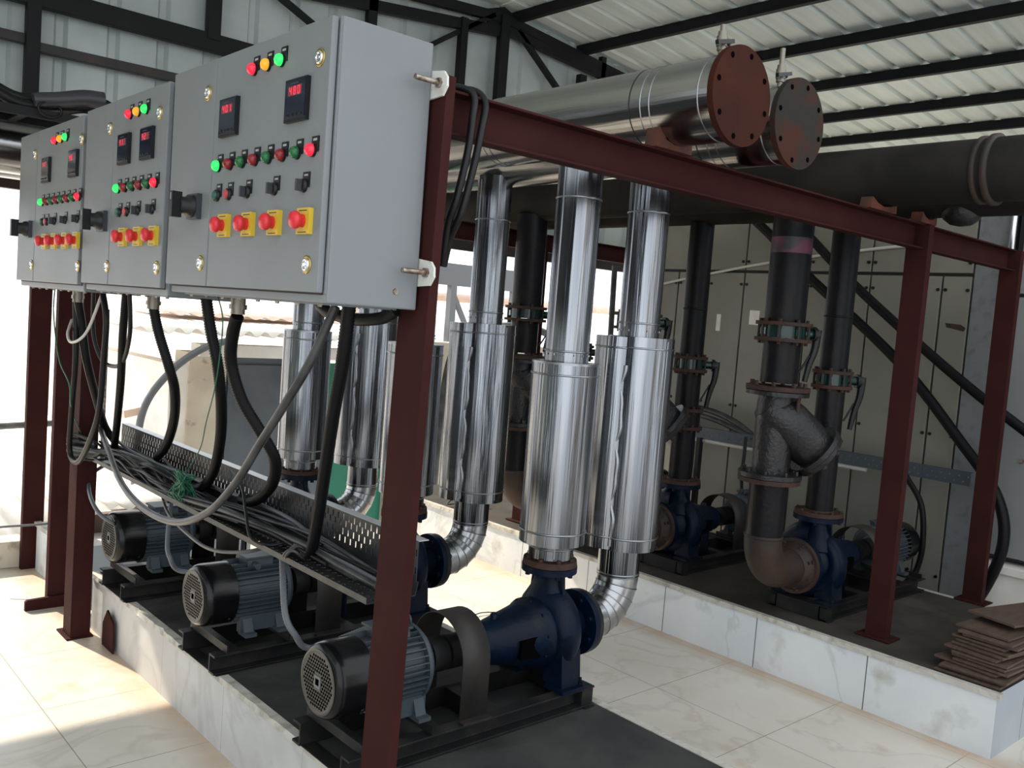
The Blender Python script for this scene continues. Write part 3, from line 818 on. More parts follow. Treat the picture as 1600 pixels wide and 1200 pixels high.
G1 = 'blue pump sets on the left plinth'; G2 = 'blue pump sets on the right plinth'
p0 = pump_set('blue pump with grey motor nearest the camera, behind the front red post', G1)
p0.location = (2.24, 2.22, PZ)
for y, l in ((3.11, 'blue pump with grey motor, middle of the left row, its fan cover lit grey'), (4.02, 'blue pump with grey motor at the far end of the left row')):
    c = copy_tree(p0); c.location = (2.24, y, PZ); c['label'] = l
big = pump_set('', G2, 1.24, M_ELB)
for y, l in ((2.26, 'blue pump with rusty suction elbow on the right plinth, nearest the camera'), (3.12, 'blue pump on the right plinth partly hidden by the thick silver riser'),
             (3.99, 'blue pump farthest back on the right plinth, mostly hidden by risers')):
    c = big if y == 2.26 else copy_tree(big)
    c.location = (4.13, y, PZ); c.rotation_euler = (0, 0, pi); c.scale = (1.06, 1, 1); c['label'] = l; c['group'] = G2

# ================================================================== SILVER RISERS
def jacket(b, c, z0, z1, r, oval=1.0, n=56):
    x, y = c
    b.lathe((x, y, 0), (0, 0, 1), [(z0, r * .99), (z1, r)], n, oval=oval)
def band(b, c, z, r, oval=1.0, mi=0, w=.0035):
    b.lathe((c[0], c[1], 0), (0, 0, 1), [(z - w, r), (z - w * .6, r + .0022), (z + w * .6, r + .0022), (z + w, r)], 56, caps=False, oval=oval, mi=mi)
def seam(b, c, z0, z1, r, ang, mi=0, wav=0.0, w=.004):
    pts = []
    m = max(2, int((z1 - z0) / .02))
    for i in range(m + 1):
        z = z0 + (z1 - z0) * i / m
        a = ang + (wav * (math.sin(z * 31) + .6 * math.sin(z * 57 + 1)) if wav else 0)
        pts.append((c[0] + math.cos(a) * r, c[1] + math.sin(a) * r, z))
    b.tube(pts, w, 6, mi)
FACEA = -2.3                                                         # direction that looks at the camera
def riser_a():
    t = thing('insulated_riser', '', 'insulated pipe', (0, 0, 0), 'silver clad discharge risers')
    c = (0, 0)
    b = MB(); b.steps((0, 0, 0), (0, 0, 1), [(.778, .079, .86, .079)], 48)
    band(b, c, .815, .079, mi=1); seam(b, c, .785, .84, .079, FACEA + .1, 1)
    part(b, 'lower_cladding', [M_ALV, M_SEAM], t)
    b = MB(); jacket(b, c, .832, 1.462, .1165)
    band(b, c, .875, .1165, mi=1); band(b, c, 1.420, .117, mi=1); seam(b, c, .84, 1.455, .1165, FACEA - .95, 1)
    b.lathe((0, 0, 0), (0, 0, 1), [(1.455, .1175), (1.463, .1175)], 56, mi=1)
    part(b, 'valve_jacket', [M_ALV, M_SEAM], t)
    b = MB(); jacket(b, c, 1.455, 2.19, .0775)
    band(b, c, 1.50, .0775, mi=1); band(b, c, 2.02, .0775, mi=1); seam(b, c, 1.5, 2.16, .0775, FACEA - .8, 1)
    b.bolts((0, 0, 1.485), (0, 0, 1), .079, 14, .0018, .006)
    part(b, 'upper_cladding', [M_ALV, M_SEAM], t)
    return t
ra = riser_a(); ra.location = (2.24, 2.22, 0)
ra['label'] = 'silver clad riser standing on the nearest pump, thick jacket in the middle'
for y, l in ((3.11, 'silver clad riser on the middle left pump, mostly behind the front red post'), (4.02, 'silver clad riser on the far left pump, seen below the panels')):
    c = copy_tree(ra); c.location = (2.24, y, 0); c['label'] = l

def riser_b(wav):
    t = thing('insulated_elbow_riser', '', 'insulated pipe', (0, 0, 0), 'silver clad suction risers with elbows')
    # local: riser axis at x=0; pump suction flange at x=-.18; axis height .515
    R_ = .150; z0 = .515; r = .079
    b = MB()
    b.cyl((-.186, 0, z0), (-R_, 0, z0), r, n=40, mi=0)
    gores = 6; prev = None
    for i in range(gores):
        a0 = -pi / 2 + (pi / 2) * i / gores; a1 = -pi / 2 + (pi / 2) * (i + 1) / gores
        c0 = Vector((-R_ + R_ * math.cos(a0), 0, z0 + R_ + R_ * math.sin(a0))); c1 = Vector((-R_ + R_ * math.cos(a1), 0, z0 + R_ + R_ * math.sin(a1)))
        n = 40; vs = []
        for cc, aa in ((c0, a0), (c1, a1)):
            rad = Vector((math.cos(aa), 0, math.sin(aa)))
            for k in range(n):
                ph = 2 * pi * k / n
                vs.append(cc + rad * math.cos(ph) * r + Vector((0, 1, 0)) * math.sin(ph) * r)
        b.add(vs, [(k, (k + 1) % n, n + (k + 1) % n, n + k) for k in range(n)], True, 0)
        b.tube([Vector(v) for v in vs[n:]], .0022, 5, 1, closed=True)
    b.tube([Vector(v) for v in vs[:n]], .0022, 5, 1, closed=True)
    part(b, 'elbow_cladding', [M_ALE, M_SEAM], t)
    b = MB(); b.steps((0, 0, 0), (0, 0, 1), [(z0 + R_, r, .80, r)], 44); band(b, (0, 0), z0 + R_ + .01, r, mi=1)
    part(b, 'lower_cladding', [M_ALV, M_SEAM], t)
    b = MB(); cj = (.014, -.008); c2 = (-.040, .038)
    jacket(b, cj, .775, 1.565, .122); band(b, cj, .82, .122, mi=1); band(b, cj, 1.525, .122, mi=1)
    jacket(b, c2, .778, 1.562, .100); band(b, c2, .823, .100, mi=1); band(b, c2, 1.522, .100, mi=1)
    seam(b, cj, .79, 1.46, .119, FACEA - .62, 1, wav, .009)
    seam(b, cj, .79, 1.555, .1215, FACEA + .75, 1, 0, .0025)
    part(b, 'valve_jacket', [M_ALV, M_SEAM], t)
    b = MB(); jacket(b, (0, 0), 1.56, 2.21, .0765); band(b, (0, 0), 1.615, .0765, mi=1); band(b, (0, 0), 2.02, .0765, mi=1); seam(b, (0, 0), 1.6, 2.19, .0765, FACEA - .9, 1)
    b.bolts((0, 0, 1.585), (0, 0, 1), .078, 14, .0018, .006)
    part(b, 'upper_cladding', [M_ALV, M_SEAM], t)
    return t
rb = riser_b(.045); rb.location = (2.61, 2.22, 0)
rb['label'] = 'widest silver clad riser with wavy seam and elbow into the nearest pump'
for y, l in ((3.11, 'silver clad riser with elbow to the middle left pump, right of the front red post'), (4.02, 'silver clad riser with elbow to the far left pump, below the panels')):
    c = copy_tree(rb); c.location = (2.61, y, 0); c['label'] = l

# ------------------------------------------------------------------ silver headers
def header(label, x, z, r, yend, yturn, fm, fl):
    t = thing('insulated_header_pipe', label, 'insulated pipe', (x, yend, z))
    b = MB(); Rb = .22
    b.lathe((x, yend + .012, z), (0, 1, 0), [(0, r), (yturn - Rb - yend - .012, r)], 64)
    for yb in (yend + .07, yend + .25, yend + .285, 2.62, 2.65, 3.5, 3.53, 4.4, 4.43):
        b.lathe((x, yb - .004, z), (0, 1, 0), [(0, r), (.0015, r + .0016), (.0035, r + .0016), (.005, r)], 64, caps=False, mi=1)
    b.lathe((x, yend + .325, z), (0, 1, 0), [(0, r + .0006), (.004, r + .0006)], 64, caps=False, mi=2)
    part(b, 'cladding', [M_ALY, M_SEAM, M_SEAMD], t)
    b = MB(); pts = [(x - Rb + Rb * math.cos(a), yturn - Rb + Rb * math.sin(a), z) for a in [pi / 2 * k / 12 for k in range(13)]]
    b.tube(pts, r, 48)
    b.cyl((x - Rb, yturn, z), (-3.3, yturn, z - .03), r + .012, n=48)
    part(b, 'cross_run_cladding', M_ALE, t)
    b = MB(); b.lathe((x, yend, z), (0, -1, 0), [(-.02, r * 1.155), (0, r * 1.155)], 64, mi=0)
    for k in range(8):
        a = 2 * pi * (k + .5) / 8 + .17
        b.lathe((x + math.cos(a) * r * .98, yend - .0006, z + math.sin(a) * r * .98), (0, -1, 0), [(0, .0088), (.0004, .0088)], 14, mi=1)
    part(b, 'end_flange', [fm, M_HOLE], t, fl)
    b = MB(); yv = yend + .09; zt = z + r
    b.cyl((x, yv, zt - .01), (x, yv, zt + .045), .009, n=14, mi=0)
    b.cyl((x, yv, zt + .02), (x, yv, zt + .075), .0135, n=12, mi=0)
    b.cyl((x, yv, zt + .032), (x, yv, zt + .062), .0165, n=8, mi=0)
    b.cyl((x, yv, zt + .075), (x, yv, zt + (.095 if x < 2.4 else .13)), .0085, n=12, mi=0)
    b.cyl((x, yv - .0, zt + .047), (x + .035, yv - .0, zt + .047), .006, n=8, mi=1)
    b.bar((x + .030, yv - .018, zt + .052), (x - .050, yv - .020, zt + .030), .012, .012, mi=1)
    part(b, 'vent_valve', [M_GLAND, M_PLB], t)
    return t
header('upper front silver header pipe ending in a red-brown blank flange', 2.25, 2.29, .124, 1.60, 5.38, M_RUSTRED, 'red-brown blank flange')
header('rear silver header pipe ending in a greyed rusty blank flange', 2.67, 2.30, .126, 1.665, 5.72, M_RUSTGREY, 'greyed rusty blank flange')

def saddle(label, x, z0, w, m=M_ORANGE, y=1.85, up=.05):
    b = MB()
    b.prism([(-w, 0), (w, 0), (w, .035), (w * .5, .022), (0, .016), (-w * .5, .026), (-w * .9, up)], (x, y - .03, z0), (x, y + .02, z0), (1, 0, 0), (0, 0, 1))
    tag(b.build('pipe_saddle', m, bevel=.002), label, 'pipe support', 'orange primed pipe saddles on the front red beam')
saddle('orange primed saddle under the front silver header pipe', 2.235, 2.150, .085, up=.07)

# ================================================================== DARK HEADERS AND RISERS ON THE RIGHT
def dark_header(label, x, z, r, y0, y1, ringy=()):
    t = thing('steel_header_pipe', label, 'pipe', (x, y0, z))
    b = MB(); b.lathe((x, y0, z), (0, 1, 0), [(0, r * .2), (.002, r * .9), (.03, r), (y1 - y0, r)], 56)
    part(b, 'pipe_body', M_PIPEB, t)
    for yy in ringy:
        b = MB(); b.lathe((x, yy, z), (0, 1, 0), [(0, r), (.004, r + .014), (.022, r + .014), (.028, r)], 56, caps=False)
        b.lathe((x, yy + .045, z), (0, 1, 0), [(0, r), (.004, r + .008), (.018, r + .008), (.022, r)], 56, caps=False)
        part(b, 'flange_ring', M_ELB, t, 'rusty joint ring')
    return t
dark_header('thick dusty brown header pipe with a rusty joint ring, overhead on the right', 3.68, 2.302, .122, 0.3, 6.6, (1.42,))
dark_header('black header pipe running behind and just below the dusty brown one', 4.13, 2.308, .118, 0.3, 6.6)
b = MB(); b.lathe((4.13, 1.73, 2.235), (0, 0, -1), [(0, .085), (.03, .085), (.055, .074), (.078, .045), (.086, .005)], 36)
tag(b.build('pipe_end_cap', M_STR), 'grey domed pipe cap hanging beneath the dark overhead pipes at right', 'pipe cap')
for x, w, l in ((3.60, .11, 'orange primed saddle under the brown header pipe, on the right part of the red beam'), (4.02, .075, 'small orange primed saddle just left of the right red post top')):
    saddle(l, x, 2.150, w, up=.045)

def flange(b, c, z, r, th=.018, mi=0, nb=8, br=.009, bh=.013, both=True):
    b.lathe((c[0], c[1], z), (0, 0, 1), [(0, r), (th, r)], 40, mi=mi)
    if nb: 
        b.bolts((c[0], c[1], z + th), (0, 0, 1), r * .82, nb, br, bh, .39, mi=mi)
        b.bolts((c[0], c[1], z), (0, 0, -1), r * .82, nb, br, bh, .39, mi=mi)
def bfly(b, c, z, r, ang, hz=.24):
    """wafer butterfly valve, centre height z: material 0 rust, 1 green, 2 black, 3 grey"""
    flange(b, c, z + .028, r * 1.42, .016, 0); flange(b, c, z - .044, r * 1.42, .016, 0)
    b.lathe((c[0], c[1], z), (0, 0, 1), [(-.027, r * 1.12), (.027, r * 1.12)], 36, mi=1)
    b.bolts((c[0], c[1], z - .04), (0, 0, 1), r * 1.25, 8, .006, .08, .39, 8, mi=2)
    d = Vector((math.cos(ang), math.sin(ang), 0)); c3 = Vector((c[0], c[1], z))
    b.cyl(c3 + d * r, c3 + d * (r * 1.42 + .03), .022, n=16, mi=1)
    b.cyl(c3 + d * (r * 1.42 + .022), c3 + d * (r * 1.42 + .04), .034, n=20, mi=2)
    b.cyl(c3 + d * (r * 1.42 + .04), c3 + d * (r * 1.42 + .055), .024, n=16, mi=3)
    p = c3 + d * (r * 1.42 + .052)
    q = p + Vector((-.035, .02, -hz))
    pts = smooth_path([p + Vector((0, 0, .02)), p + (q - p) * .3 + d * .008, p + (q - p) * .65, q], 5)
    b.tube(pts, .013, 10, 2, rfun=lambda i, m: .021 - .009 * i / m)
    b.tube(smooth_path([p + (q - p) * .45 + d * -.01, p + (q - p) * .7 + d * -.03, q + d * -.035 + Vector((0, 0, .04))], 4), .005, 6, 2)
VM = [M_RUST, M_VGREEN, M_PLB, M_STR]

def discharge_riser(label, y):
    x = 4.13; t = thing('steel_riser', label, 'pipe', (x, y, PZ + .51), 'black discharge risers on the right pumps')
    b = MB(); b.cyl((x, y, PZ + AZ + .256), (x, y, 2.20), .066, n=36)
    b.lathe((x, y, 0), (0, 0, 1), [(1.72, .066), (1.722, .0685), (1.728, .0685), (1.73, .066)], 36, caps=False)
    part(b, 'pipe', M_PIPE, t)
    b = MB(); bfly(b, (x, y), 1.42, .068, math.radians(-38)); part(b, 'butterfly_valve', VM, t)
    b = MB(); flange(b, (x, y), 1.055, .098, .018, 0); flange(b, (x, y), 1.155, .098, .018, 0)
    b.lathe((x, y, 0), (0, 0, 1), [(1.07, .082), (1.155, .082)], 32, mi=1)
    if y > 2.6: part(b, 'check_valve', [M_RUST, M_PIPE], t)
    return t
for y, l in ((2.26, 'black riser pipe with lever valve on the nearest right-hand pump'), (3.12, 'black riser pipe with lever valve just right of the widest silver riser'),
             (3.99, 'black riser pipe on the farthest right-hand pump')):
    discharge_riser(l, y)
def suction_riser(label, y):
    x = 3.655; t = thing('suction_pipe', label, 'pipe', (x, y, .95), 'black suction pipes with strainers on the right')
    b = MB(); b.cyl((x, y, 1.675), (x, y, 2.21), .090, n=40); b.cyl((x, y, 1.40), (x, y, 1.586), .083, n=40)
    if y < 2.6: b.lathe((x, y, 0), (0, 0, 1), [(1.98, .0903), (2.05, .0903)], 40, caps=False, mi=1)
    part(b, 'pipe', [M_PIPE, mat('red_paint_mark', (0.09, 0.02, 0.045), .5, col2=(0.02, 0.02, 0.023), nscale=14, lo=.45, hi=.6)], t)
    b = MB(); bfly(b, (x, y), 1.63, .088, math.radians(-25), .22); part(b, 'butterfly_valve', VM, t)
    # Y strainer
    b = MB()
    flange(b, (x, y), 1.365, .142, .020, 0, br=.011, bh=.02); flange(b, (x, y), 1.343, .140, .018, 1, 0)
    b.cyl((x + .0, y - .11, 1.365), (x, y - .11, 1.27), .010, n=8, mi=0)
    b.lathe((x, y, 0), (0, 0, 1), [(1.345, .082), (1.30, .086), (1.1, .086), (.985, .084)], 40, mi=1)
    d = Vector((.60, -.46, -.60)).normalized(); o = Vector((x, y, 1.26))
    b.lathe(o, d, [(-.06, .07), (0, .104), (.08, .112), (.20, .106), (.245, .100)], 40, mi=1)
    b.lathe(o, d, [(.245, .132), (.268, .132)], 40, mi=1); b.lathe(o, d, [(.270, .130), (.292, .126)], 40, mi=1)
    b.bolts(o + d * .292, d, .112, 8, .011, .014, .39, mi=0); b.cyl(o + d * .29, o + d * .325, .02, n=6, mi=0)
    flange(b, (x, y), .968, .142, .020, 1, br=.011, bh=.018); flange(b, (x, y), .945, .140, .020, 0, 0)
    part(b, 'strainer', [M_RUST, M_STR], t)
    # lower spool and elbow
    b = MB(); b.cyl((x, y, .945), (x, y, .70), .085, n=40, mi=0)
    zc = PZ + AZ; R_ = .165
    b.lathe((x, y, 0), (0, 0, 1), [(.70, .085), (.697, .088), (.688, .088), (.685, .085)], 40, caps=False, mi=1)
    pts = [(x + R_ - R_ * math.cos(a), y, zc + R_ - R_ * math.sin(a)) for a in [pi / 2 * k / 14 for k in range(15)]]
    pts = [(x, y, .70)] + pts + [(3.935, y, zc)]
    b.tube(pts, .085, 40, 1)
    b.lathe((3.925, y, zc), (1, 0, 0), [(-.03, .088), (-.004, .112), (.008, .117)], 40, mi=1)
    b.bolts((3.922, y, zc), (-1, 0, 0), .100, 8, .010, .014, .39, mi=1)
    part(b, 'elbow', [M_PIPE, M_ELB], t, 'rusty pipe elbow')
    return t
for y, l in ((2.26, 'thick black suction pipe with Y strainer and rusty elbow, nearest on the right'), (3.12, 'black suction pipe behind the widest silver riser'),
             (3.99, 'dark suction pipe with lever valve between two silver risers')):
    suction_riser(l, y)

# ================================================================== MACHINE ENCLOSURE (cream doors) on the right
XE = 5.50
t = thing('machine_enclosure', 'long cream sheet-metal machine enclosure with bolted doors behind the right-hand pumps', 'machine enclosure', (XE, 3.3, 0))
b = MB(); b.box(XE + .02, 7.6, 2.20, 4.60, 0.04, 2.72); part(b, 'body', M_GAP, t)
def panels(ya, yb, z0, z1, m, louvre=False):
    b = MB(); b.box(XE, XE + .03, ya + .006, yb - .006, z0, z1)
    o = part(b, 'door_panel', m, t, bevel=.003)
    b = MB(); zz = [z0 + .10, z1 - .08] if z1 - z0 > 1 else [z0 + .06]
    if z1 - z0 > 1: zz.append((z0 + z1) / 2)
    for z in zz:
        for y in (ya + .022, yb - .022): b.lathe((XE, y, z), (-1, 0, 0), [(0, .011), (.010, .009)], 8)
    part(b, 'latch', M_PLB, o)
    if louvre:
        b = MB()
        for i in range(5): b.prism([(0, 0), (-.006, .003), (0, .010)], (XE, (ya + yb) / 2 - .05, z0 + .09 + i * .026), (XE, (ya + yb) / 2 + .05, z0 + .09 + i * .026), (1, 0, 0), (0, 0, 1))
        part(b, 'louvre', M_DOORP, o)
ys = [2.20, 2.372, 2.82, 3.25, 3.75, 4.05, 4.33, 4.60]
for i in range(len(ys) - 1):
    panels(ys[i], ys[i + 1], .16, 2.04, M_DOORP)
yu = [2.20, 2.82, 3.25, 3.75, 4.60]
for i in range(len(yu) - 1):
    panels(yu[i], yu[i + 1], 2.06, 2.70, M_DOORP, True)
b = MB(); b.box(XE - .0015, XE, 3.92, 3.955, 1.62, 1.74); part(b, 'sticker', M_CONCW, t, 'small white sticker')
b = MB(); b.box(XE - .0015, XE, 3.60, 3.68, 1.68, 1.78); part(b, 'notice_sheet', M_CONCW, t, 'white notice sheet')
b = MB(); b.prism([(0, 0), (.10, .02), (.11, .045), (.02, .04), (-.01, .02)], (XE - .001, 2.22, 1.72), (XE, 2.22, 1.72), (0, 1, 0), (0, 0, 1)); part(b, 'rust_patch', M_RUST, t, 'rust patch')
# rendered pier and the white unit beyond it
b = MB(); b.box(XE + .0, XE + .4, 2.02, 2.195, -.0, 2.75)
b.build('wall_pier', M_SPECK, kind='structure', bevel=.004)
t2 = thing('white_enclosure', 'white sheet-metal unit at the right edge, standing on a pale curb', 'machine enclosure', (XE, 1.0, .42))
b = MB(); b.box(XE + .03, 7.6, -1.6, 1.985, .45, 2.72); part(b, 'body', M_GAP, t2)
for ya, yb in ((1.1, 1.95), (.2, 1.09), (-.7, .19), (-1.58, -.71)):
    b = MB(); b.box(XE, XE + .03, ya, yb, .47, 1.93); o = part(b, 'door_panel', M_DOORW, t2, bevel=.003)
    b = MB(); b.lathe((XE, yb - .12, 1.02), (-1, 0, 0), [(0, .014), (.012, .012)], 12); part(b, 'latch', M_BOLT, o)
    b = MB(); b.box(XE, XE + .03, ya, yb, 1.95, 2.70); part(b, 'upper_panel', M_DOORW, t2, bevel=.003)
b = MB(); b.cyl((XE - .03, 2.0, 1.9), (XE - .03, 2.0, 2.7), .018, n=12); part(b, 'corner_pipe', M_CHROME, t2)
b = MB(); b.box(XE - .03, 7.6, -1.7, 2.0, 0, .38); b.box(XE - .06, 7.6, -1.7, 2.01, .38, .43)
b.build('trim_curb', M_CONCW, kind='structure', bevel=.006)

# hoses, tray, conduits in front of the doors
def cable(pts, r, m, label, cat='cable', name='cable', k=8, n=10, ribs=False, group=None):
    P = smooth_path(pts, k); b = MB()
    if ribs:
        L = [0]
        for i in range(1, len(P)): L.append(L[-1] + (P[i] - P[i - 1]).length)
        step = .0042; Q = []; i = 0; s_ = 0
        while s_ < L[-1]:
            while i < len(L) - 2 and L[i + 1] < s_: i += 1
            f_ = (s_ - L[i]) / max(1e-9, L[i + 1] - L[i]); Q.append(P[i].lerp(P[i + 1], f_)); s_ += step
        b.tube(Q, r, n, rfun=lambda i, m_: r if i % 2 else r * .86)
    else:
        b.tube(P, r, n)
    return tag(b.build(name, m), label, cat, group)
cable([(5.3, 3.75, 2.50), (5.3, 3.46, 2.29), (5.3, 3.15, 2.02), (5.3, 2.51, 1.53), (5.3, 2.09, 1.1), (5.3, 1.86, .82), (5.3, 1.81, .54), (5.3, 1.93, .18), (5.3, 2.05, .03)], .030, M_HOSE,
      'lower of two black hoses slanting across the cream doors, curving down to the floor', 'hose', 'rubber_hose')
cable([(5.3, 3.5, 2.52), (5.3, 3.18, 2.28), (5.3, 2.84, 1.98), (5.3, 2.4, 1.64), (5.3, 2.05, 1.39), (5.3, 1.77, 1.21), (5.3, 1.2, .85)], .028, M_HOSE,
      'upper of two black hoses slanting across the cream doors and off to the right', 'hose', 'rubber_hose')
cable([(5.489, 4.48, 1.94), (5.489, 4.30, 1.98), (5.489, 3.57, 2.11), (5.489, 2.68, 2.215), (5.489, 2.5, 2.20)], .010, M_CABW, 'thin cream conduit rising across the enclosure doors', 'conduit', 'conduit_pipe', n=8)
cable([(5.3, 4.15, 1.00), (5.3, 4.02, 1.055), (5.3, 3.79, 1.055), (5.3, 3.57, 1.0), (5.3, 3.36, .90), (5.28, 3.2, .93)], .022, M_CABG, 'upper grey cable arching over the right-hand cable tray', 'cable')
cable([(5.27, 4.15, .96), (5.27, 4.02, 1.01), (5.27, 3.79, 1.01), (5.27, 3.57, .965), (5.27, 3.36, .90)], .018, M_CABG, 'lower grey cable arching above the right-hand tray', 'cable')
cable([(5.15, 2.33, .90), (5.12, 2.28, .86), (5.1, 2.18, .73), (5.1, 2.15, .52), (5.1, 2.17, .36), (5.05, 2.2, .29)], .016, M_HOSE, 'black cable loop dropping beside the nearest right-hand motor', 'cable')
cable([(5.2, 3.42, .93), (5.17, 3.40, .80), (5.1, 3.36, .70), (4.95, 3.25, .62)], .012, M_CAB, 'black cable dropping from the right-hand tray to the second motor', 'cable')
b = MB(); b.cyl((5.262, 4.3, .845), (5.262, 2.6, .85), .014, n=12)
tag(b.build('conduit_pipe', M_CABW), 'white straight pipe just below the right-hand cable tray', 'conduit')

def perforated(b, p0, du, dv, L, Wd, period, rows, sw, sh, mi=0):
    """flat strip with staggered slots: du along, dv across; rows = slot centres across per sub-column pair"""
    p0, du, dv = Vector(p0), Vector(du), Vector(dv)
    def rect(a0, a1, c0, c1):
        if a1 - a0 < 1e-5 or c1 - c0 < 1e-5: return
        b.add([p0 + du * a0 + dv * c0, p0 + du * a1 + dv * c0, p0 + du * a1 + dv * c1, p0 + du * a0 + dv * c1], [(0, 1, 2, 3)], False, mi)
    n = int(L / period); a = 0.0
    for i in range(n):
        base = i * period
        for k, rr in enumerate(rows):
            s0 = base + period * (k + .5) / len(rows) - sw / 2
            rect(a, s0, 0, Wd)
            c = 0.0
            for ctr in rr:
                rect(s0, s0 + sw, c, ctr - sh / 2); c = ctr + sh / 2
            rect(s0, s0 + sw, c, Wd); a = s0 + sw
    rect(a, L, 0, Wd)
tr = thing('cable_tray', 'long dark perforated cable tray fixed behind the red posts, full of cables', 'cable tray', (1.43, 1.93, .85))
b = MB(); ya, yb = 1.93, 4.24; L = yb - ya
perforated(b, (1.445, ya, .872), (0, 1, 0), (0, 0, 1), L, .112, .030, [(.030, .078), (.053, .096)], .0075, .019)
b.add([(1.445, ya, .984), (1.445, yb, .984), (1.478, yb, .984), (1.478, ya, .984)], [(0, 1, 2, 3)], False, 1)
part(b, 'side_rail', [M_TRAY, M_TRAYT], tr, solid=.002)
b = MB()
perforated(b, (1.445, ya, .835), (0, 1, 0), (-1, 0, 0), L, .155, .030, [(.03, .085), (.055, .12)], .010, .012)
b.add([(1.445, ya, .835), (1.445, yb, .835), (1.452, yb, .872), (1.452, ya, .872)], [(0, 1, 2, 3)])
b.add([(1.29, ya, .835), (1.29, yb, .835), (1.29, yb, .852), (1.29, ya, .852)], [(0, 1, 2, 3)])
part(b, 'tray_base', M_TRAY, tr, solid=.002)
for y in (4.20, 3.3):
    b = MB(); b.box(1.30, 1.47, y, y + .03, .818, .833); part(b, 'bracket', M_RAIL, tr)
b = MB()
b.cyl((1.36, 4.235, .84), (1.36, 4.235, 1.5), .008, n=8)
part(b, 'threaded_rod', M_BOLT, tr)
tr = thing('cable_tray', 'grey-blue perforated cable tray on the cream doors behind the right-hand pumps', 'cable tray', (5.24, 2.6, .9))
b = MB()
perforated(b, (5.24, 1.99, .865), (0, 1, 0), (0, 0, 1), 2.35, .075, .050, [(.05,), (.022,)], .009, .010)
b.add([(5.24, 1.99, .94), (5.24, 4.34, .94), (5.27, 4.34, .94), (5.27, 1.99, .94)], [(0, 1, 2, 3)])
part(b, 'side_rail', M_TRAYR, tr, solid=.002)
for y in (2.4, 3.8):
    b = MB(); b.box(5.22, 5.26, y, y + .03, .27 if 0 else .0, .865); part(b, 'leg', M_RAIL, tr)

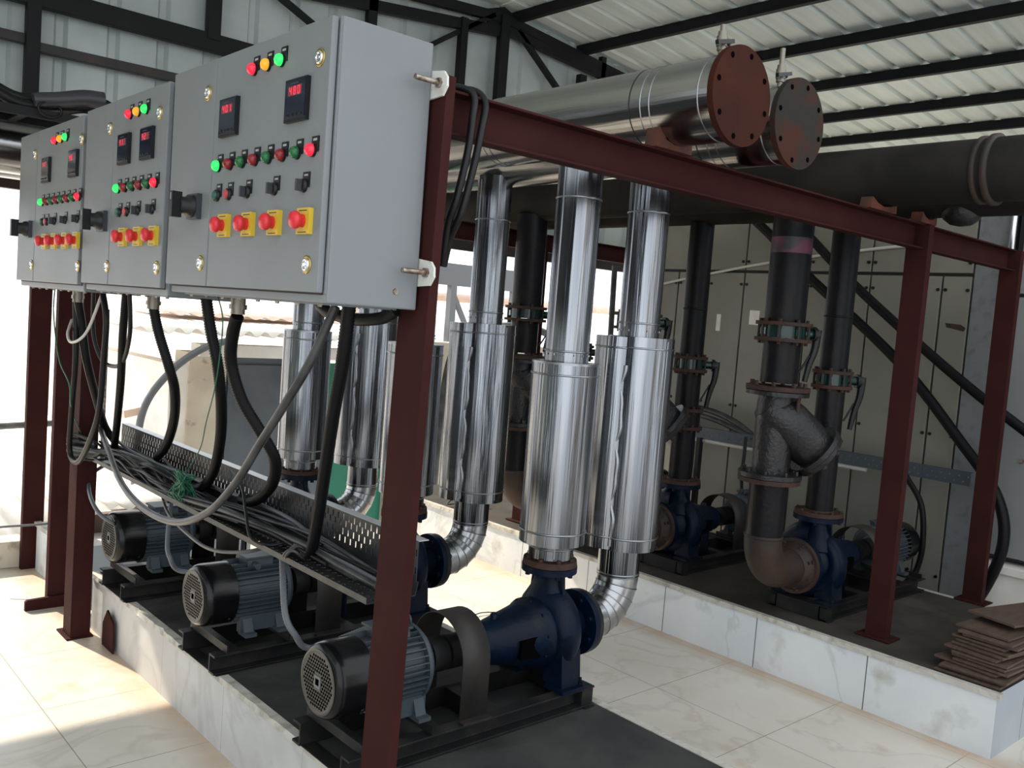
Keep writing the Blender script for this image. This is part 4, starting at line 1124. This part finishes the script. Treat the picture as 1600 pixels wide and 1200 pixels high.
# ================================================================== CABLES AT THE PANELS
CP = {
'H1':[(1.15, 2.473, 1.545), (1.16, 2.519, 1.494), (1.18, 2.565, 1.407), (1.22, 2.563, 1.292), (1.28, 2.537, 1.187), (1.33, 2.542, 1.105), (1.36, 2.615, 1.013), (1.39, 2.783, 0.927), (1.4, 2.899, 0.907)],
'H2':[(1.16, 2.721, 1.59), (1.18, 2.716, 1.483), (1.2, 2.702, 1.385), (1.24, 2.749, 1.259), (1.3, 2.876, 1.115), (1.36, 3.057, 0.97), (1.39, 3.229, 0.885), (1.4, 3.386, 0.884)],
'H3':[(1.15, 3.126, 1.545), (1.17, 3.119, 1.457), (1.2, 3.097, 1.35), (1.24, 3.132, 1.258), (1.3, 3.276, 1.136), (1.36, 3.49, 1.006), (1.39, 3.661, 0.925)],
'H4':[(1.15, 3.395, 1.59), (1.17, 3.47, 1.435), (1.22, 3.617, 1.254), (1.3, 3.872, 1.069), (1.37, 4.109, 0.88)],
'H5':[(1.15, 3.955, 1.54), (1.17, 3.968, 1.456), (1.2, 3.98, 1.297), (1.27, 4.062, 1.127), (1.35, 4.188, 0.984), (1.4, 4.188, 0.91)],
'H6':[(1.15, 3.655, 1.58), (1.15, 3.598, 1.474), (1.16, 3.639, 1.325), (1.17, 3.697, 1.119), (1.18, 3.829, 0.972), (1.2, 4.032, 0.853), (1.2, 4.152, 0.88), (1.18, 4.08, 1.071), (1.16, 3.988, 1.296), (1.15, 3.994, 1.58)],
'H6b':[(1.15, 3.761, 1.58), (1.17, 3.806, 1.413), (1.2, 3.796, 1.313), (1.22, 3.725, 1.289), (1.2, 3.545, 1.322), (1.17, 3.396, 1.439), (1.15, 3.362, 1.59)],
'H7':[(1.35, 4.256, 0.974), (1.25, 3.809, 0.933), (1.18, 3.44, 0.875), (1.13, 3.068, 0.861), (1.1, 2.717, 0.895), (1.1, 2.489, 0.975), (1.1, 2.322, 1.091), (1.1, 2.195, 1.217), (1.1, 2.084, 1.325), (1.12, 1.99, 1.455), (1.15, 1.937, 1.595)],
'H8':[(1.15, 1.876, 1.60), (1.17, 1.921, 1.47), (1.2, 1.998, 1.334), (1.25, 2.104, 1.183), (1.3, 2.212, 1.017), (1.34, 2.309, 0.864)],
'H9':[(1.2, 2.098, 1.595), (1.2, 2.05, 1.578), (1.22, 1.96, 1.566), (1.24, 1.87, 1.575), (1.25, 1.828, 1.597)],
'loop':[(1.16, 4.061, 1.45), (1.12, 3.966, 1.401), (1.1, 3.856, 1.371), (1.1, 3.736, 1.39), (1.12, 3.693, 1.443), (1.15, 3.652, 1.58)],
'wireA':[(1.15, 4.28, 1.58), (1.14, 4.25, 1.465), (1.14, 4.147, 1.282), (1.14, 3.99, 1.189), (1.18, 4.08, 1.071), (1.3, 4.30, 0.907)],
'wireB':[(1.16, 2.636, 1.597), (1.16, 2.593, 1.528), (1.18, 2.646, 1.409), (1.2, 2.716, 1.304), (1.25, 2.88, 1.18), (1.3, 3.032, 1.068), (1.36, 3.281, 0.935)],
'cA':[(1.4, 4.257, 0.800), (1.36, 4.348, 0.738), (1.3, 4.198, 0.696), (1.28, 4.03, 0.646), (1.32, 3.967, 0.6), (1.4, 4.0, 0.57), (1.53, 3.96, .62)],
'cB':[(1.4, 3.507, 0.83), (1.35, 3.407, 0.659), (1.33, 3.329, 0.605), (1.38, 3.324, 0.543), (1.5, 3.17, 0.58), (1.54, 3.04, .62)],
'cC':[(1.4, 2.599, 0.84), (1.36, 2.506, 0.747), (1.34, 2.439, 0.648), (1.36, 2.413, 0.592), (1.42, 2.41, 0.537), (1.54, 2.30, .61)],
'cD':[(1.38, 3.583, 0.83), (1.33, 3.369, 0.768), (1.3, 3.063, 0.744), (1.28, 2.831, 0.758), (1.3, 2.64, 0.798), (1.34, 2.55, 0.836), (1.38, 2.483, 0.86)],
'cE':[(1.38, 2.958, 0.998), (1.33, 2.759, 0.979), (1.3, 2.66, 0.922), (1.28, 2.575, 0.861), (1.3, 2.494, 0.854), (1.35, 2.468, 0.866)],
'beam1':[(1.39, 1.93, 2.10), (1.40, 1.895, 2.160), (1.42, 1.86, 2.165), (1.44, 1.826, 2.145), (1.43, 1.812, 2.085), (1.42, 1.81, 1.997), (1.4, 1.815, 1.884), (1.4, 1.842, 1.822), (1.42, 1.881, 1.72)],
'beam2':[(1.43, 1.93, 2.10), (1.44, 1.895, 2.162), (1.47, 1.86, 2.167), (1.48, 1.828, 2.135), (1.46, 1.810, 2.067), (1.44, 1.806, 1.968), (1.42, 1.816, 1.856), (1.42, 1.854, 1.792), (1.43, 1.888, 1.72)],
}
cable(CP['H1'], .0195, M_HOSE, 'black corrugated conduit with metal gland curving right below the nearest panel', 'conduit', 'corrugated_conduit', ribs=True)
cable(CP['H2'], .0185, M_HOSE, 'black corrugated conduit hanging below the left end of the nearest panel', 'conduit', 'corrugated_conduit', ribs=True)
cable(CP['H3'], .0178, M_HOSE, 'black corrugated conduit with metal gland below the middle panel', 'conduit', 'corrugated_conduit', ribs=True)
cable(CP['H4'], .0155, M_HOSE, 'straight black conduit below the left end of the middle panel', 'conduit', 'corrugated_conduit', ribs=True)
cable(CP['H8'], .0180, M_HOSE, 'steep black corrugated conduit under the panel side, left of the front red post', 'conduit', 'corrugated_conduit', ribs=True)
cable(CP['H5'], .0170, M_HOSE, 'black conduit with metal gland below the farthest panel', 'conduit', 'corrugated_conduit')
cable(CP['H6'], .0120, M_CAB, 'black cable making a deep loop beside the far left posts')
cable(CP['H6b'], .0080, M_CAB, 'black cable making a shallow loop right of the far left posts')
cable(CP['H7'], .0115, M_CABG, 'long grey cable sweeping low from the far posts up to the nearest panel')
cable(CP['H9'], .0160, M_CAB, 'short black cable slung under the bottom of the nearest panel')
cable(CP['loop'], .0055, M_CABW, 'small pale cable loop below the farthest panel')
cable(CP['wireA'], .0028, M_WGREEN, 'thin green earth wire hanging down the far left posts', 'wire', 'earth_wire', n=6)
cable(CP['wireB'], .0022, M_WGREEN, 'thin green earth wire wandering down from the nearest panel to the tray', 'wire', 'earth_wire', n=6)
cable(CP['cA'], .0085, M_CABL, 'grey conduit curling from the tray to the far left motor', 'conduit', 'motor_conduit')
cable(CP['cB'], .0085, M_CABL, 'grey conduit curling from the tray to the middle left motor', 'conduit', 'motor_conduit')
cable(CP['cC'], .0105, M_CABL, 'light grey conduit dropping from the tray to the nearest motor', 'conduit', 'motor_conduit', ribs=True)
cable(CP['cD'], .0060, M_CABG, 'grey cable sagging below the left-hand tray behind the middle motor')
cable(CP['cE'], .0050, M_CAB, 'thin black cable looping down the front of the left-hand tray')
cable(CP['beam1'], .0095, M_CAB, 'black cable draped over the red beam end, the one nearer the post')
cable(CP['beam2'], .0095, M_CAB, 'black cable draped over the red beam end, the outer of the two')
# glands under the panels
for x, y, z, l in ((1.15, 2.473, 1.598, 'metal cable gland under the nearest panel'), (1.15, 3.126, 1.584, 'metal cable gland under the middle panel'), (1.15, 3.955, 1.576, 'metal cable gland under the farthest panel')):
    b = MB(); b.cyl((x, y, z), (x, y, z - .022), .021, n=20); b.cyl((x, y, z - .020), (x, y, z - .034), .025, n=6); b.cyl((x, y, z - .032), (x, y, z - .048), .020, n=20)
    tag(b.build('cable_gland', M_GLAND), l, 'cable gland', 'metal glands below the panels')
# cables lying in the tray
random.seed(11)
mats_ = [M_CAB, M_CABG, M_CAB, M_CABG, M_CABL, M_CAB, M_CABG]
for i in range(22):
    x0 = random.uniform(1.315, 1.425); zb = .846 + random.uniform(0, .045) ; ph = random.uniform(0, 6)
    r = random.choice((.0055, .007, .0085, .005))
    y0 = random.choice((1.96, 2.1, 2.3, 2.6, 2.9)); pts = []
    y = 4.19 + random.uniform(-.03, .03); j = 0
    while y > y0:
        spread = .10 if y > 3.4 else .045
        zz = zb + .018 * math.sin(y * 4 + ph) + (random.uniform(-.01, .035) if y > 3.3 else random.uniform(-.005, .008))
        xx = x0 + .02 * math.sin(y * 3.1 + ph * 2) - (.05 * max(0, math.sin(y * 2.2 + ph)) if y > 3.3 else 0)
        pts.append((min(1.432, xx), y, max(.838 + r, zz) if xx > 1.292 else max(.80, zz))); y -= random.uniform(.14, .26)
    if len(pts) < 3: continue
    if i % 2 == 0: pts = [(1.30, 4.14, pts[0][2] + .03), (1.235, 4.25 + random.uniform(-.02, .03), pts[0][2] + random.uniform(.0, .06)), (1.225, 4.22, pts[0][2]), (1.29, 4.12, pts[0][2])] + pts[1:]
    cable(pts, r, mats_[i % 7], 'cable lying among the tangled bundle in the long left-hand tray', 'cable', 'tray_cable', k=5, n=7, group='cables bundled in the left-hand tray')
pts = []
for i in range(70):
    a = i * 1.9; pts.append((1.315 + .035 * math.cos(a) * random.uniform(.4, 1), 3.20 + .075 * math.sin(a * 1.3) * random.uniform(.4, 1), .90 + .062 * math.sin(a * .77) * random.uniform(.4, 1)))
cable(pts, .0024, M_WGREEN, 'tangled bunch of green wire hooked on the left-hand tray', 'wire', 'green_wire_bunch', k=4, n=5)
pts = [(1.31 + .028 * math.cos(a) , 2.34 + .03 * math.sin(a) + a * .002, .865 + .014 * math.sin(a * 2)) for a in [k * .5 for k in range(28)]]
cable(pts, .004, M_CABG, 'small coil of grey wire at the near end of the left-hand tray', 'wire', 'wire_coil', k=3, n=6)

# thick cables on the overhead tray, upper left
t = thing('overhead_cable_ladder', 'dark overhead cable ladder carrying thick black cables above the silver cross pipe, upper left', 'cable tray', (0, 5.1, 2.40))
for y in (4.96, 5.20):
    b = MB(); b.bar((-3.3, y, 2.405), (1.52, y, 2.415), .02, .045); part(b, 'side_rail', M_BLACK, t)
for i in range(16):
    b = MB(); b.box(-3.2 + i * .31, -3.16 + i * .31, 4.97, 5.19, 2.392, 2.402); part(b, 'rung', M_BLACK, t)
tl = ['nearest the camera on the ladder', 'second from the near edge of the ladder', 'third from the near edge of the ladder', 'third from the gable side of the ladder', 'second from the gable side of the ladder', 'nearest the gable cladding']
for i in range(6):
    y = 4.985 + i * .040; zt = 2.445 + (.035 if i % 2 else 0)
    pts = [(-3.2, y, zt), (-1.5, y + .01, zt), (.0, y, zt + .01), (.75, y + .01, zt + .045 * (i % 2)), (.98, y, zt + (.055 if i in (0, 1, 3) else .0)), (1.15, y, zt + .005), (1.35, y, zt + .03), (1.50, y - .005, zt + .055 + .004 * i),
           (1.58 + .012 * i, y - .01, zt + .03), (1.61 + .014 * i, y - .01, zt - .08), (1.60 + .014 * i, y - .01, 2.1)]
    cable(pts, .026, M_CAB, 'thick black overhead cable, ' + tl[i], 'cable', 'thick_cable', k=6, n=12, group='thick black cables on the overhead ladder')
b = MB(); b.tube(smooth_path([(1.20, 4.955, 2.475), (1.32, 4.95, 2.50), (1.43, 4.95, 2.53), (1.52, 4.95, 2.535)], 5), .04, 14, rfun=lambda i, m: .034 + .012 * i / m)
tag(b.build('cable_sleeve', M_PLG), 'dark sleeve around the thick overhead cables, upper left', 'cable sleeve')
b = MB(); b.tube([(1.27 + .055 * math.cos(a), 4.93 + .01 * math.cos(a), 2.44 + .035 * math.sin(a)) for a in [2 * pi * k / 20 for k in range(20)]], .006, 6, closed=True)
tag(b.build('cable_loop', M_CAB), 'small black cable loop hanging at the overhead sleeve', 'cable')
for y, x0 in ((5.0, -3.0),):
    cable([(x0, 5.0, 1.98), (0.2, 4.98, 2.02), (1.02, 4.95, 2.05)], .035, M_CAB, 'dark slanting cable left of the farthest panel', 'cable', 'thick_cable')
    cable([(x0, 5.05, 1.55), (0.2, 5.0, 1.86), (.98, 4.95, 2.02)], .03, M_CAB, 'lower dark slanting cable left of the farthest panel', 'cable', 'thick_cable')

# ================================================================== BOARDS on the right plinth corner
random.seed(5)
for i in range(15):
    z = PZ + .004 + i * .0125
    jx, jy = random.uniform(-.03, .03), random.uniform(-.035, .035)
    ox = 0.03 * i * .35; w = .30 if i < 4 else .26
    c = Vector((4.17 + ox + jx * .5, 1.36 + jy * .6 + (.03 if i < 3 else 0), z)); a = math.radians(random.uniform(-5, 5) - 3)
    if i == 14: a = math.radians(-14); c += Vector((.12, -.02, .022)); 
    u = Vector((math.cos(a), math.sin(a), .0)); v = Vector((-math.sin(a), math.cos(a), 0))
    b = MB(); b.obox(c + Vector((.12, 0, 0)), u * .42, v * (w / 2 - .02), (0, 0, .0048))
    o = b.build('board', M_BOARD, bevel=.001)
    ordn = ['lowest', 'second', 'third', 'fourth', 'fifth', 'sixth', 'seventh', 'eighth', 'ninth', 'tenth', 'eleventh', 'twelfth', 'thirteenth', 'fourteenth'][min(i, 13)]
    tag(o, 'thin brown board, %s from the bottom of the stack on the right plinth' % ordn if i < 14 else 'large brown board lying skewed on top of the stack', 'board', 'brown boards stacked on the right plinth')

b = MB(); b.box(1.44, 2.3, 5.06, 5.12, PZ, PZ + .10)
tag(b.build('timber_plank', M_BOARD, bevel=.004), 'brown timber plank on edge on the far pale plinth, behind the far left motor', 'plank')
# short loose bits near the far plinth
cable([(1.10, 5.30, .285), (1.2, 5.25, .30), (1.42, 5.2, .31), (1.5, 5.25, .33), (1.7, 5.1, .30)], .006, M_CABL, 'thin grey cable end sticking out over the far plinth by the left posts')
b = MB(); b.prism([(0, 0), (.14, .0), (.13, .13), (.05, .17), (.0, .10)], (1.358, 4.12, .005), (1.366, 4.12, .005), (0, -1, 0), (0, 0, 1))
tag(b.build('gusset_plate', M_RED), 'dark red plate leaning against the plinth beside the far frame post', 'steel plate')
cable([(3.0, 3.55, .006), (3.15, 3.6, .012), (3.3, 3.5, .006), (3.22, 3.35, .006), (3.05, 3.42, .006)], .003, M_CAB, 'thin dark wire lying on the bright floor between the plinths', 'wire', 'loose_wire', n=5)
cable([(3.9, 4.62, .28), (4.0, 4.75, .31), (3.85, 4.85, .29), (4.05, 4.9, .33), (4.1, 4.7, .28), (3.9, 4.8, .28)], .005, M_CAB, 'tangled dark wire behind the far red post on the right plinth', 'wire', 'loose_wire', n=5)

# ================================================================== OUTSIDE
b = MB(); b.box(-60, 60, 5.67, 90, -1.6, -1.5)
b.build('ground', M_GROUND, kind='structure')
b = MB(); b.box(-14, 4.1, -3.52, 5.66, -1.5, -.26)
def corrugated(p0, du, dv, L, Wd, pitch, amp, m, name, label, solid=.006):
    p0, du, dv = Vector(p0), Vector(du).normalized(), Vector(dv).normalized()
    nn = du.cross(dv).normalized(); b = MB(); n = int(L / pitch * 8); vs = []
    for i in range(n + 1):
        a = L * i / n; h = amp * math.sin(2 * pi * a / pitch)
        vs += [p0 + du * a + nn * h, p0 + du * a + nn * h + dv * Wd]
    b.add(vs, [(2 * i, 2 * i + 1, 2 * i + 3, 2 * i + 2) for i in range(n)], True)
    o = b.build(name, m, solid=solid)
    return tag(o, label, 'roofing')
sh = thing('shed', 'pale concrete shed with grey-blue door and green wall outside, behind the far pumps', 'shed', (4.2, 7.3, -1.5))
b = MB(); b.box(2.98, 3.30, 7.25, 7.55, -1.5, 1.12); b.box(2.83, 2.99, 7.27, 9.5, -1.5, 1.02, 1); part(b, 'corner_pillar', [M_CONC, M_CONCW], sh)  # side box takes the paler concrete to imitate its sunlit glare
b = MB(); b.box(3.3, 4.30, 7.36, 7.42, -1.5, 1.12); b.box(3.36, 4.26, 7.34, 7.36, -1.4, 1.02); part(b, 'door', M_GDOOR, sh, 'grey-blue sheet door')
b = MB(); b.box(4.30, 5.0, 7.36, 7.44, -1.5, 1.05); part(b, 'wall_panel', M_GREENW, sh, 'green painted wall')
b = MB(); b.box(5.0, 7.4, 7.3, 7.5, -1.5, 1.30); part(b, 'side_wall', M_CONC, sh)
b = MB(); b.box(3.0, 4.9, 7.10, 7.28, 1.10, 1.20); part(b, 'lintel', M_CONCW, sh)
corrugated((2.45, 7.0, 1.30), (1, 0.0, 0.0), (0, 1, .02), 2.6, 2.6, .146, .022, M_ASB, 'corrugated_roof_sheet', 'pale corrugated sheet roofing the outside shed')
corrugated((3.2, 8.4, 1.40), (1, 0.1, 0.0), (0, 1, .05), 2.0, 2.0, .2, .014, M_PINK, 'corrugated_roof_sheet', 'pinkish corrugated sheet lying behind the shed roof')
corrugated((-3.5, 6.3, -.30), (1, 0, 0), (0, 1, .10), 6.4, 5.5, .19, .024, M_ASB, 'corrugated_roof_sheet', 'long pale corrugated roof low outside beyond the parapet')
corrugated((2.05, 6.1, .15), (1, .1, 0), (0, 1, -.04), 1.15, 1.0, .146, .02, M_ASB, 'corrugated_roof_sheet', 'small corrugated sheet below the shed corner pillar')
b = MB(); b.box(-4.2, 2.9, 5.85, 6.15, -1.5, -.06)
tag(b.build('garden_wall', M_CONC, bevel=.01), 'stained low wall outside just beyond the terrace edge', 'wall')
b = MB(); b.box(2.0, 2.9, 5.9, 6.2, -1.5, .12)
tag(b.build('garden_wall', M_CONC, bevel=.01), 'stained wall stub outside below the small corrugated sheet', 'wall')
cable([(3.25, 7.02, 1.25), (3.0, 7.0, 1.18), (2.75, 7.0, 1.0), (2.55, 7.0, .72), (2.5, 7.0, .35), (2.5, 7.0, -.2)], .028, M_CABL, 'grey bent pipe arching down beside the shed outside', 'pipe', 'bent_pipe')
b = MB(); b.obox((2.50, 7.1, .66), (.09, .02, .015), (0, .04, 0), (-.004, 0, .03)); tag(b.build('brick', M_PINK, bevel=.006), 'pinkish brick lying on the low roof left of the shed', 'brick')
for (x0, y0, z0, x1, y1, z1), l in (((-1.2, 8.4, .18, 1.2, 8.6, .22), 'thin grey bar lying across the low outside roof'), ((1.9, 8.9, .30, 3.0, 8.8, .36), 'short grey bar on the low outside roof left of the shed'),
                                 ((-.6, 9.6, .66, 1.7, 9.5, .74), 'pale pipe lying on the farther outside roof')):
    b = MB(); b.cyl((x0, y0, z0), (x1, y1, z1), .03, n=10); tag(b.build('loose_bar', M_CABG), l, 'bar')
# distant things seen between the risers
gt = thing('gantry', 'grey steel gantry beam on thin posts outside, seen right of the front red post', 'gantry', (7.5, 10.0, -1.5))
b = MB(); b.box(6.0, 9.2, 9.95, 10.05, 1.98, 2.28); part(b, 'crossbeam', M_CABL, gt)
for x in (6.6, 7.75, 8.9):
    b = MB(); b.box(x - .05, x + .05, 9.95, 10.05, -1.5, 1.98); part(b, 'post', M_CABL, gt)
b = MB(); b.bar((7.75, 10, 1.9), (8.3, 10, 1.0), .06, .06); part(b, 'brace', M_CABL, gt)
b = MB(); b.cyl((6.5, 10.6, 1.82), (14, 10.6, 1.86), .07, n=10)
for x in (6.6, 10, 13.8): b.box(x - .04, x + .04, 10.56, 10.64, -1.5, 1.85)
tag(b.build('orange_rail', M_PINK), 'orange-red horizontal rail outside behind the gantry', 'rail')
b = MB(); b.lathe((8.6, 12.5, -1.5), (0, 0, 1), [(0, 1.2), (2.5, 1.2), (2.9, .95), (3.1, .5), (3.15, .01)], 40)
tag(b.build('water_tank', M_CONCW), 'pale domed water tank outside, seen between the silver risers', 'tank')
cable([(5.5, 7.2, -1.5), (5.55, 7.2, .6), (5.7, 7.2, 1.32), (6.0, 7.2, 1.45), (6.5, 7.2, 1.52), (7.0, 7.2, 1.44), (7.35, 7.2, 1.30)], .04, M_CABG, 'thick grey cable arching outside behind the silver risers', 'cable')
b = MB(); b.cyl((5.35, 4.64, .0), (5.30, 4.64, 2.05), .028, n=12); b.cyl((5.22, 4.67, .0), (5.15, 4.67, 2.05), .022, n=12)
tag(b.build('conduit_pipe', M_CABG), 'pair of grey upright conduits beside the far frame post', 'conduit')
